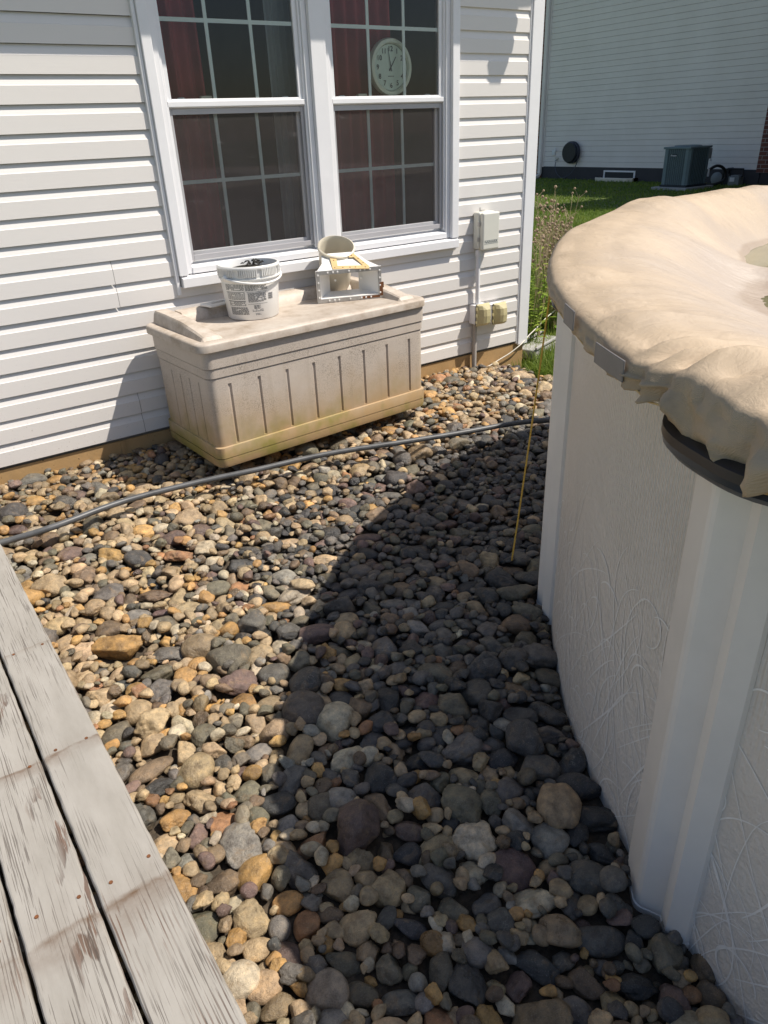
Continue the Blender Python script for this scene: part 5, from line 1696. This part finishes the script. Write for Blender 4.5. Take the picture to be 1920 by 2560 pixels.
def drop(x, y, a, b, c, yaw, tilt, shp, col, force=None, pct=70, ztop=None):
    rr = max(a, b)
    i0 = max(int((x - rr - GX0) / GS), 0); i1 = min(int((x + rr - GX0) / GS) + 2, len(gx))
    j0 = max(int((y - rr - GY0) / GS), 0); j1 = min(int((y + rr - GY0) / GS) + 2, len(gy))
    X = GXX[i0:i1, j0:j1] - x; Y = GYY[i0:i1, j0:j1] - y
    cu, su = math.cos(yaw), math.sin(yaw)
    u = (X * cu + Y * su) / a; v = (-X * su + Y * cu) / b
    q = 1 - u * u - v * v
    ins = q > 0.02
    if not ins.any(): return False
    h = np.sqrt(np.maximum(q, 0)) * c
    sub = HF[i0:i1, j0:j1]
    need = (sub + h)[ins]
    z = float(np.percentile(need, pct))
    bl = BI @ Vector((x, y, z + c))
    if -0.03 - rr < bl.x < BW + 0.03 + rr and -0.03 - rr < bl.y < BD + 0.03 + rr and bl.z > -0.004:
        if -0.02 - rr * .8 < bl.x < BW + 0.02 + rr * .8 and -0.02 - rr * .8 < bl.y: return False
    if ztop is not None and z + c > float(zs(x, y)) + ztop: return False
    top = z + h
    upd = ins & (top > sub)
    sub[upd] = top[upd]
    IDM[i0:i1, j0:j1][upd] = len(STONES)
    STONES.append([x, y, z, a, b, c, yaw, tilt, shp, col])
    return True

prng = np.random.default_rng(2024)
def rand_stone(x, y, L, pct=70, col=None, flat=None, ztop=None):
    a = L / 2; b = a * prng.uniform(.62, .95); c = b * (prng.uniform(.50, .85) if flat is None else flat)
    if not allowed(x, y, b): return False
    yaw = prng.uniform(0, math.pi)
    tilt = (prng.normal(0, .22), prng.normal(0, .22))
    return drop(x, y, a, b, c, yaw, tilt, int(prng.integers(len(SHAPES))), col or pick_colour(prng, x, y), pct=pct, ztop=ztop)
def nearf(x, y):
    """0 far from the camera side, 1 at the near end; large stones are also banked against the pool wall"""
    n = float(np.clip((-y - 1.55) / 1.35, 0, 1))
    pw_ = math.hypot(x - PC[0], y - PC[1]) - PR
    if y < -1.9: n = max(n, 0.95 * math.exp(-(max(pw_ - .06, 0) / .13) ** 2))
    return n
# bottom fill
for k in range(5200):
    rand_stone(prng.uniform(-3.95, 0.1), prng.uniform(-4.6, 0.0), prng.uniform(.022, .048), 60)
NOTABLE = [
 (-3.584, -1.545, 0.231, 0.5, 0.76, -0.44, 'orange', 1),
 (-3.344, -1.02, 0.132, 0.99, 0.61, -0.01, 'slate', 0),
 (-2.97, -1.908, 0.165, 0.69, 0.66, -0.47, 'purple brown', 0),
 (-3.194, -2.018, 0.122, 0.82, 0.75, -0.27, 'grey', 0),
 (-3.449, -1.676, 0.134, 0.7, 0.56, -0.54, 'pale grey', 1),
 (-3.45, -1.837, 0.105, 0.81, 0.66, 1.59, 'orange', 1),
 (-3.51, -2.143, 0.091, 0.94, 0.55, 1.52, 'olive', 0),
 (-3.403, -2.312, 0.092, 0.8, 0.73, -0.38, 'pale grey', 0),
 (-3.696, -2.251, 0.111, 0.58, 0.79, -0.37, 'slate', 1),
 (-3.688, -2.169, 0.154, 0.5, 0.56, 0.15, 'brown', 0),
 (-3.617, -2.373, 0.116, 0.69, 0.69, -0.59, 'tan', 1),
 (-3.702, -2.388, 0.095, 0.73, 0.65, 0.17, 'orange', 1),
 (-3.501, -2.288, 0.083, 0.97, 0.66, 1.07, 'grey', 1),
 (-3.439, -2.516, 0.11, 0.75, 0.61, -0.72, 'slate', 0),
 (-3.49, -2.427, 0.098, 0.8, 0.67, -0.36, 'olive', 0),
 (-3.453, -2.597, 0.085, 0.84, 0.61, -0.58, 'pale grey', 0),
 (-3.67, -2.657, 0.104, 0.71, 0.66, -0.45, 'brown', 1),
 (-3.751, -2.453, 0.085, 0.94, 0.56, -0.31, 'tan', 0),
 (-3.667, -2.48, 0.073, 0.99, 0.69, 1.63, 'purple brown', 1),
 (-2.989, -1.644, 0.141, 0.5, 0.6, -0.3, 'orange', 0),
 (-2.895, -1.635, 0.179, 0.5, 0.76, -0.06, 'cream', 1),
 (-2.864, -1.637, 0.11, 0.53, 0.63, -0.74, 'tan', 0),
 (-3.183, -1.084, 0.155, 0.57, 0.73, -0.1, 'rusty', 1),
 (-3.136, -1.398, 0.121, 0.81, 0.66, 0.02, 'olive', 0),
 (-3.572, -1.008, 0.128, 0.88, 0.72, 0.12, 'brown', 1),
 (-3.374, -1.291, 0.16, 0.5, 0.7, -0.37, 'brown', 1),
 (-3.575, -0.809, 0.129, 0.63, 0.76, 0.17, 'purple brown', 0),
 (-3.468, -0.188, 0.109, 0.81, 0.7, -0.13, 'orange', 0),
 (-3.587, -0.252, 0.144, 0.59, 0.61, -0.46, 'orange', 0),
 (-3.66, -0.546, 0.103, 0.8, 0.65, 0.14, 'cream', 0),
 (-3.728, -0.343, 0.162, 0.84, 0.69, -0.32, 'slate', 0),
 (-3.578, -0.947, 0.083, 0.82, 0.72, 0.03, 'tan', 0),
 (-3.235, -0.232, 0.096, 0.56, 0.66, -0.29, 'orange', 0),
 (-3.288, -2.62, 0.104, 0.83, 0.74, -0.48, 'pale grey', 0),
 (-3.162, -2.621, 0.134, 0.88, 0.65, -0.54, 'slate', 1),
 (-3.338, -2.602, 0.102, 0.99, 0.56, -0.46, 'olive', 0),
 (-3.032, -2.841, 0.128, 0.86, 0.73, -1.07, 'olive', 1),
 (-3.028, -2.634, 0.116, 0.59, 0.7, -0.26, 'slate', 1),
 (-2.763, -2.867, 0.128, 0.88, 0.59, -0.94, 'grey', 0),
 (-2.718, -2.986, 0.152, 0.53, 0.8, -0.93, 'slate', 0),
 (-2.767, -3.086, 0.138, 0.62, 0.68, -0.76, 'slate', 1),
 (-2.92, -3.063, 0.117, 0.92, 0.61, 0.95, 'pale grey', 0),
 (-2.955, -2.974, 0.098, 0.98, 0.79, -0.82, 'pale grey', 1),
 (-2.923, -3.191, 0.127, 0.8, 0.66, -0.91, 'grey', 0),
 (-2.89, -3.242, 0.074, 0.97, 0.69, -1.2, 'grey', 0),
 (-3.013, -3.31, 0.126, 0.68, 0.55, -0.66, 'grey', 0),
 (-2.93, -3.424, 0.094, 0.87, 0.76, 0.65, 'olive', 1),
 (-2.874, -3.491, 0.083, 0.8, 0.74, 0.66, 'brown', 0),
 (-2.914, -3.356, 0.068, 0.91, 0.68, -0.85, 'slate', 0),
 (-2.836, -3.16, 0.088, 0.66, 0.66, -0.94, 'slate', 1),
 (-2.168, -2.076, 0.171, 0.61, 0.77, -1.12, 'slate', 1),
 (-2.45, -2.605, 0.109, 0.83, 0.6, -0.81, 'olive', 0),
 (-2.579, -2.718, 0.14, 0.64, 0.67, -0.86, 'grey', 1),
 (-2.64, -2.786, 0.113, 0.7, 0.64, -0.98, 'grey', 1),
 (-2.367, -2.411, 0.133, 0.67, 0.71, 0.78, 'olive', 1),
 (-2.808, -2.138, 0.137, 0.72, 0.66, 1.08, 'grey', 0),
 (-3.006, -2.662, 0.087, 0.7, 0.61, -1.02, 'slate', 0),
 (-3.196, -2.813, 0.102, 0.65, 0.7, -0.86, 'purple brown', 0),
 (-3.243, -2.866, 0.086, 0.8, 0.75, -0.33, 'slate', 0),
 (-3.283, -2.828, 0.093, 0.55, 0.75, 1.23, 'brown', 1),
 (-3.293, -2.982, 0.071, 0.92, 0.76, 0.75, 'olive', 0),
 (-3.244, -3.055, 0.082, 0.93, 0.57, -0.57, 'olive', 1),
 (-3.174, -3.093, 0.09, 0.78, 0.55, 0.43, 'grey', 1),
 (-3.179, -3.147, 0.083, 0.89, 0.61, 0.96, 'grey', 0),
 (-3.354, -3.025, 0.098, 0.5, 0.71, -0.91, 'slate', 0),
 (-3.551, -2.873, 0.084, 0.83, 0.57, 1.07, 'rusty', 0),
 (-3.489, -2.882, 0.071, 0.68, 0.68, -0.7, 'brown', 0),
 (-3.558, -2.794, 0.081, 0.83, 0.62, -0.6, 'orange', 0),
 (-3.266, -3.171, 0.08, 0.97, 0.66, -0.6, 'pale grey', 0),
 (-3.175, -3.27, 0.109, 0.63, 0.67, -1.03, 'slate', 1),
 (-3.528, -3.08, 0.085, 0.67, 0.65, -0.85, 'olive', 0),
 (-3.473, -3.143, 0.1, 0.57, 0.6, -0.63, 'grey', 0),
 (-3.36, -3.154, 0.097, 0.67, 0.77, 0.59, 'olive', 1),
 (-3.333, -3.21, 0.105, 0.86, 0.6, 0.84, 'grey', 1),
 (-3.244, -3.275, 0.076, 0.84, 0.75, 0.8, 'purple brown', 1),
 (-3.523, -2.996, 0.1, 0.55, 0.55, -0.82, 'olive', 0),
 (-3.734, -2.904, 0.098, 1.0, 0.73, -0.5, 'cream', 0),
 (-3.697, -2.944, 0.086, 0.84, 0.73, -0.53, 'tan', 0),
 (-3.69, -2.997, 0.09, 0.63, 0.69, -0.16, 'tan', 0),
 (-3.677, -2.856, 0.085, 0.72, 0.79, -0.48, 'tan', 0),
 (-3.607, -2.838, 0.063, 0.92, 0.68, 1.48, 'grey', 0),
 (-3.76, -2.809, 0.071, 0.95, 0.71, 1.18, 'tan', 1),
 (-3.45, -3.075, 0.071, 0.93, 0.69, 0.94, 'olive', 1),
 (-3.115, -3.358, 0.101, 0.57, 0.71, -1.14, 'brown', 1),
 (-2.923, -3.534, 0.073, 0.9, 0.62, -1.57, 'brown', 0),
 (-3.034, -3.429, 0.106, 0.54, 0.77, -0.74, 'slate', 1),
 (-3.174, -3.385, 0.083, 0.67, 0.76, -1.14, 'grey', 0),
 (-2.293, -2.128, 0.117, 0.86, 0.78, -0.9, 'slate', 0),
 (-1.873, -1.73, 0.125, 0.56, 0.65, -0.58, 'grey', 0),
 (-2.08, -1.16, 0.124, 0.5, 0.55, -0.79, 'grey', 0),
 (-2.729, -0.605, 0.101, 0.7, 0.56, -0.07, 'slate', 0),
 (-2.894, -0.68, 0.107, 0.63, 0.79, -0.07, 'tan', 0),
 (-2.405, -1.432, 0.157, 0.5, 0.59, -0.51, 'purple brown', 0),
 (-1.998, -1.381, 0.12, 0.58, 0.79, -0.38, 'slate', 0),
 (-2.471, -2.07, 0.115, 0.68, 0.68, -0.53, 'slate', 0),
 (-2.619, -1.933, 0.116, 0.61, 0.64, -0.69, 'grey', 0),
 (-2.66, -1.462, 0.129, 0.5, 0.72, -0.72, 'tan', 1),
 (-2.722, -1.237, 0.112, 0.52, 0.6, -0.49, 'tan', 0),
 (-2.896, -1.21, 0.12, 0.5, 0.72, -0.68, 'grey', 0)]

base_n = len(STONES)
for (x, y, L, asp, flat, yaw, colr, ang) in NOTABLE:
    a = L / 2; b = a * asp
    shp = [k for k in range(len(SHAPES)) if (SHAPES[k][6] > .5) == bool(ang)][int(prng.integers(19))]
    drop(x, y, a, b, b * flat, yaw, (prng.normal(0, .08), prng.normal(0, .08)), shp, colr, pct=62)
NOTE_XY = np.array([(s[0], s[1], max(s[3], s[4])) for s in STONES[base_n:]])
def clear(x, y, r, k=.80):
    d = np.hypot(NOTE_XY[:, 0] - x, NOTE_XY[:, 1] - y)
    return bool((d > (NOTE_XY[:, 2] + r) * k).all())
# large stones, thrown without much overlap
placed = [tuple(p) for p in NOTE_XY]
def throw(n, lo, hi, wfun, k, pct, ztop):
    c = 0
    for _ in range(n):
        x, y = prng.uniform(-3.98, 0.1), prng.uniform(-4.6, 0.0)
        f = wfun(x, y)
        if prng.random() > f: continue
        L = lo + (hi - lo) * prng.random() ** 1.6
        r = L * .45
        A = np.array(placed)
        if (np.hypot(A[:, 0] - x, A[:, 1] - y) < (A[:, 2] + r) * k).any(): continue
        if rand_stone(x, y, L, pct, ztop=ztop):
            placed.append((x, y, r)); c += 1
    return c
throw(20000, .12, .185, lambda x, y: 1.0 if (y < -1.75 and math.hypot(x - PC[0], y - PC[1]) - PR < .17) else 0.0, .70, 72, .20)
throw(20000, .105, .175, lambda x, y: nearf(x, y) ** 1.2 + .06, .78, 46, .105)
throw(26000, .082, .125, lambda x, y: .45 + .5 * nearf(x, y), .76, 50, .09)
throw(30000, .055, .088, lambda x, y: .80, .74, 52, .065)
# fill the holes that are left, larger holes first
def fill(rounds, depth, lo, hi, pct, zt):
    for _ in range(rounds):
        hole = (HF < zs(GXX, GYY) - depth)
        ii, jj = np.nonzero(hole)
        if not len(ii): return
        sel = prng.permutation(len(ii))[:max(1, len(ii) // 9)]
        for q in sel:
            i, j = ii[q], jj[q]
            if HF[i, j] >= zs(gx[i], gy[j]) - depth: continue
            if not clear(gx[i], gy[j], hi * .45, .70): continue
            rand_stone(gx[i] + prng.normal(0, .004), gy[j] + prng.normal(0, .004), prng.uniform(lo, hi), pct, ztop=zt)
fill(4, .036, .046, .072, 50, .03)
fill(5, .030, .034, .052, 50, .02)
fill(4, .025, .024, .040, 52, .010)

ST = STONES
def stone_mesh(s, sub):
    x, y, z, a, b, c, yaw, tilt, shp, col = s
    p = shape_verts(SHAPES[shp], sub) * np.array([a, b, c])
    rot = np.array((Euler((tilt[0], tilt[1], yaw)).to_matrix()))
    return p @ rot.T + np.array([x, y, z])
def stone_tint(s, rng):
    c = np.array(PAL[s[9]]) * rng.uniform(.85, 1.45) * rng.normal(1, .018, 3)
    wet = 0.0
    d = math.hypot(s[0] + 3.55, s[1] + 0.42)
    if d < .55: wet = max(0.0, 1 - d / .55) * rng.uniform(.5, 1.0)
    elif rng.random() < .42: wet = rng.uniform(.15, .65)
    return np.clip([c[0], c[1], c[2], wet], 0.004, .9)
# how much of each stone shows from the photographer's side
cnt = np.bincount(IDM[IDM >= 0].ravel(), minlength=len(ST)).astype(float)
CP = np.array(camo.location)
RM = np.array(camo.rotation_euler.to_matrix())
score = np.zeros(len(ST))
for k, s in enumerate(ST):
    d = np.array(s[:3]) - CP
    q = d @ RM
    if q[2] > -0.2: continue
    u, v = q[0] / -q[2], q[1] / -q[2]
    f = 1813.26
    if abs(u * f) > 965 or abs(v * f) > 1290: continue
    vis = cnt[k] * GS * GS / max(1e-6, math.pi * s[3] * s[4])
    if vis < .30: continue
    area = cnt[k] * GS * GS
    # hidden behind the pool wall or under the deck
    t = np.linspace(.05, .95, 24)[:, None]; P = CP + d * t
    if ((np.hypot(P[:, 0] - PC[0], P[:, 1] - PC[1]) < PR) & (P[:, 2] < .95)).any(): continue
    if ((P[:, 0] < -3.82) & (P[:, 2] < .08)).any(): continue
    bl = [BI @ Vector(p) for p in P]
    if any(0 < b_.x < BW and 0 < b_.y < BD and 0 < b_.z < .63 for b_ in bl): continue
    score[k] = area / (d @ d) * (abs(d[2]) / np.linalg.norm(d) + .35)
keep = [int(k) for k in np.argsort(-score)[:300] if score[k] > 0]
kset = set(keep)
trng = np.random.default_rng(99)
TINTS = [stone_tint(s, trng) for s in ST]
Vs, Fs, Ts = [], [], []; off = 0
for k, s in enumerate(ST):
    if k in kset: continue
    if cnt[k] < 2: continue
    dcam = math.dist(s[:3], CP)
    sub = 2 if s[3] / dcam > .0055 else 1
    v = stone_mesh(s, sub); Vs.append(v); Fs.append(ICO[sub][1] + off); off += len(v); Ts.append(np.tile(TINTS[k], (len(v), 1)))
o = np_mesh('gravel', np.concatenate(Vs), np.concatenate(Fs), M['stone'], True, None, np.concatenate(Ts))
tag(o, 'bed of mixed brown and grey river pebbles between the larger stones', 'gravel', kind='stuff')

# ---- words that single each stone out
CW = {'grey': 'grey', 'slate': 'dark slate', 'pale grey': 'pale grey', 'tan': 'tan', 'orange': 'orange tan', 'brown': 'brown', 'purple brown': 'purplish brown', 'cream': 'cream', 'olive': 'olive grey', 'rusty': 'rusty red'}
SHW = (math.cos(R(SUN_AZ)), math.sin(R(SUN_AZ)))
def in_shade(x, y, z):
    h = 1.05 - z; k = h / math.tan(R(SUN_EL))
    return math.hypot(x + SHW[0] * k - PC[0], y + SHW[1] * k - PC[1]) < PR + 0.09
def words(s):
    x, y, z, a, b, c, yaw, tilt, shp, col = s
    L = 2 * a
    size = 'big' if L > .105 else ('medium' if L > .075 else 'small')
    form = 'angular' if SHAPES[shp][6] > .5 else ('flat' if c / b < .58 else ('long' if b / a < .70 else ('round' if b / a > .85 else 'oval')))
    sh = 'shaded' if in_shade(x, y, z) else 'sunlit'
    pw_ = math.hypot(x - PC[0], y - PC[1]) - PR
    dk_ = x - edge_x(y)
    hy = float(np.interp(x, [p[0] for p in hp2], [p[1] for p in hp2]))
    if y > -0.22: place = 'by the foundation'
    elif y > hy: place = 'behind the pipe'
    elif y > hy - .16: place = 'before the pipe'
    elif pw_ < .16: place = 'against the pool wall'
    elif dk_ < .16: place = 'along the deck edge'
    elif pw_ < .45: place = 'near the pool wall'
    elif dk_ < .38: place = 'near the deck'
    else: place = 'mid gravel'
    return size, CW[col], form, sh, place
hp2 = sorted(hp)
ORD = ['first', 'second', 'third', 'fourth', 'fifth', 'sixth', 'seventh', 'eighth', 'ninth', 'tenth', 'eleventh', 'twelfth', 'thirteenth', 'fourteenth', 'fifteenth', 'sixteenth', 'seventeenth', 'eighteenth']
by = {}
for k in keep:
    by.setdefault(words(ST[k]), []).append(k)
LAB = {}
for w, ks in by.items():
    size, colr, form, sh, place = w
    ks.sort(key=lambda k: -ST[k][1])
    for n, k in enumerate(ks):
        if len(ks) == 1: LAB[k] = f'{size} {colr} {form} {sh} stone {place}'
        elif n == 0: LAB[k] = f'{size} {colr} {form} {sh} stone {place}, nearest the house'
        elif n == len(ks) - 1: LAB[k] = f'{size} {colr} {form} {sh} stone {place}, farthest from the house'
        else: LAB[k] = f'{size} {colr} {form} {sh} stone {place}, {ORD[n]} from the house'
for k in keep:
    s = ST[k]
    v = stone_mesh(s, 3); c0 = np.array(s[:3])
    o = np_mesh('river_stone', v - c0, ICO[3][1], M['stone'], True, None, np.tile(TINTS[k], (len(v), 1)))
    o.location = s[:3]
    tag(o, LAB[k], 'stone', 'larger river stones on the gravel bed')
print('stones', len(ST), 'single', len(keep), 'surface offset', float(np.mean((HF - zs(GXX, GYY))[(IDM >= 0)])))
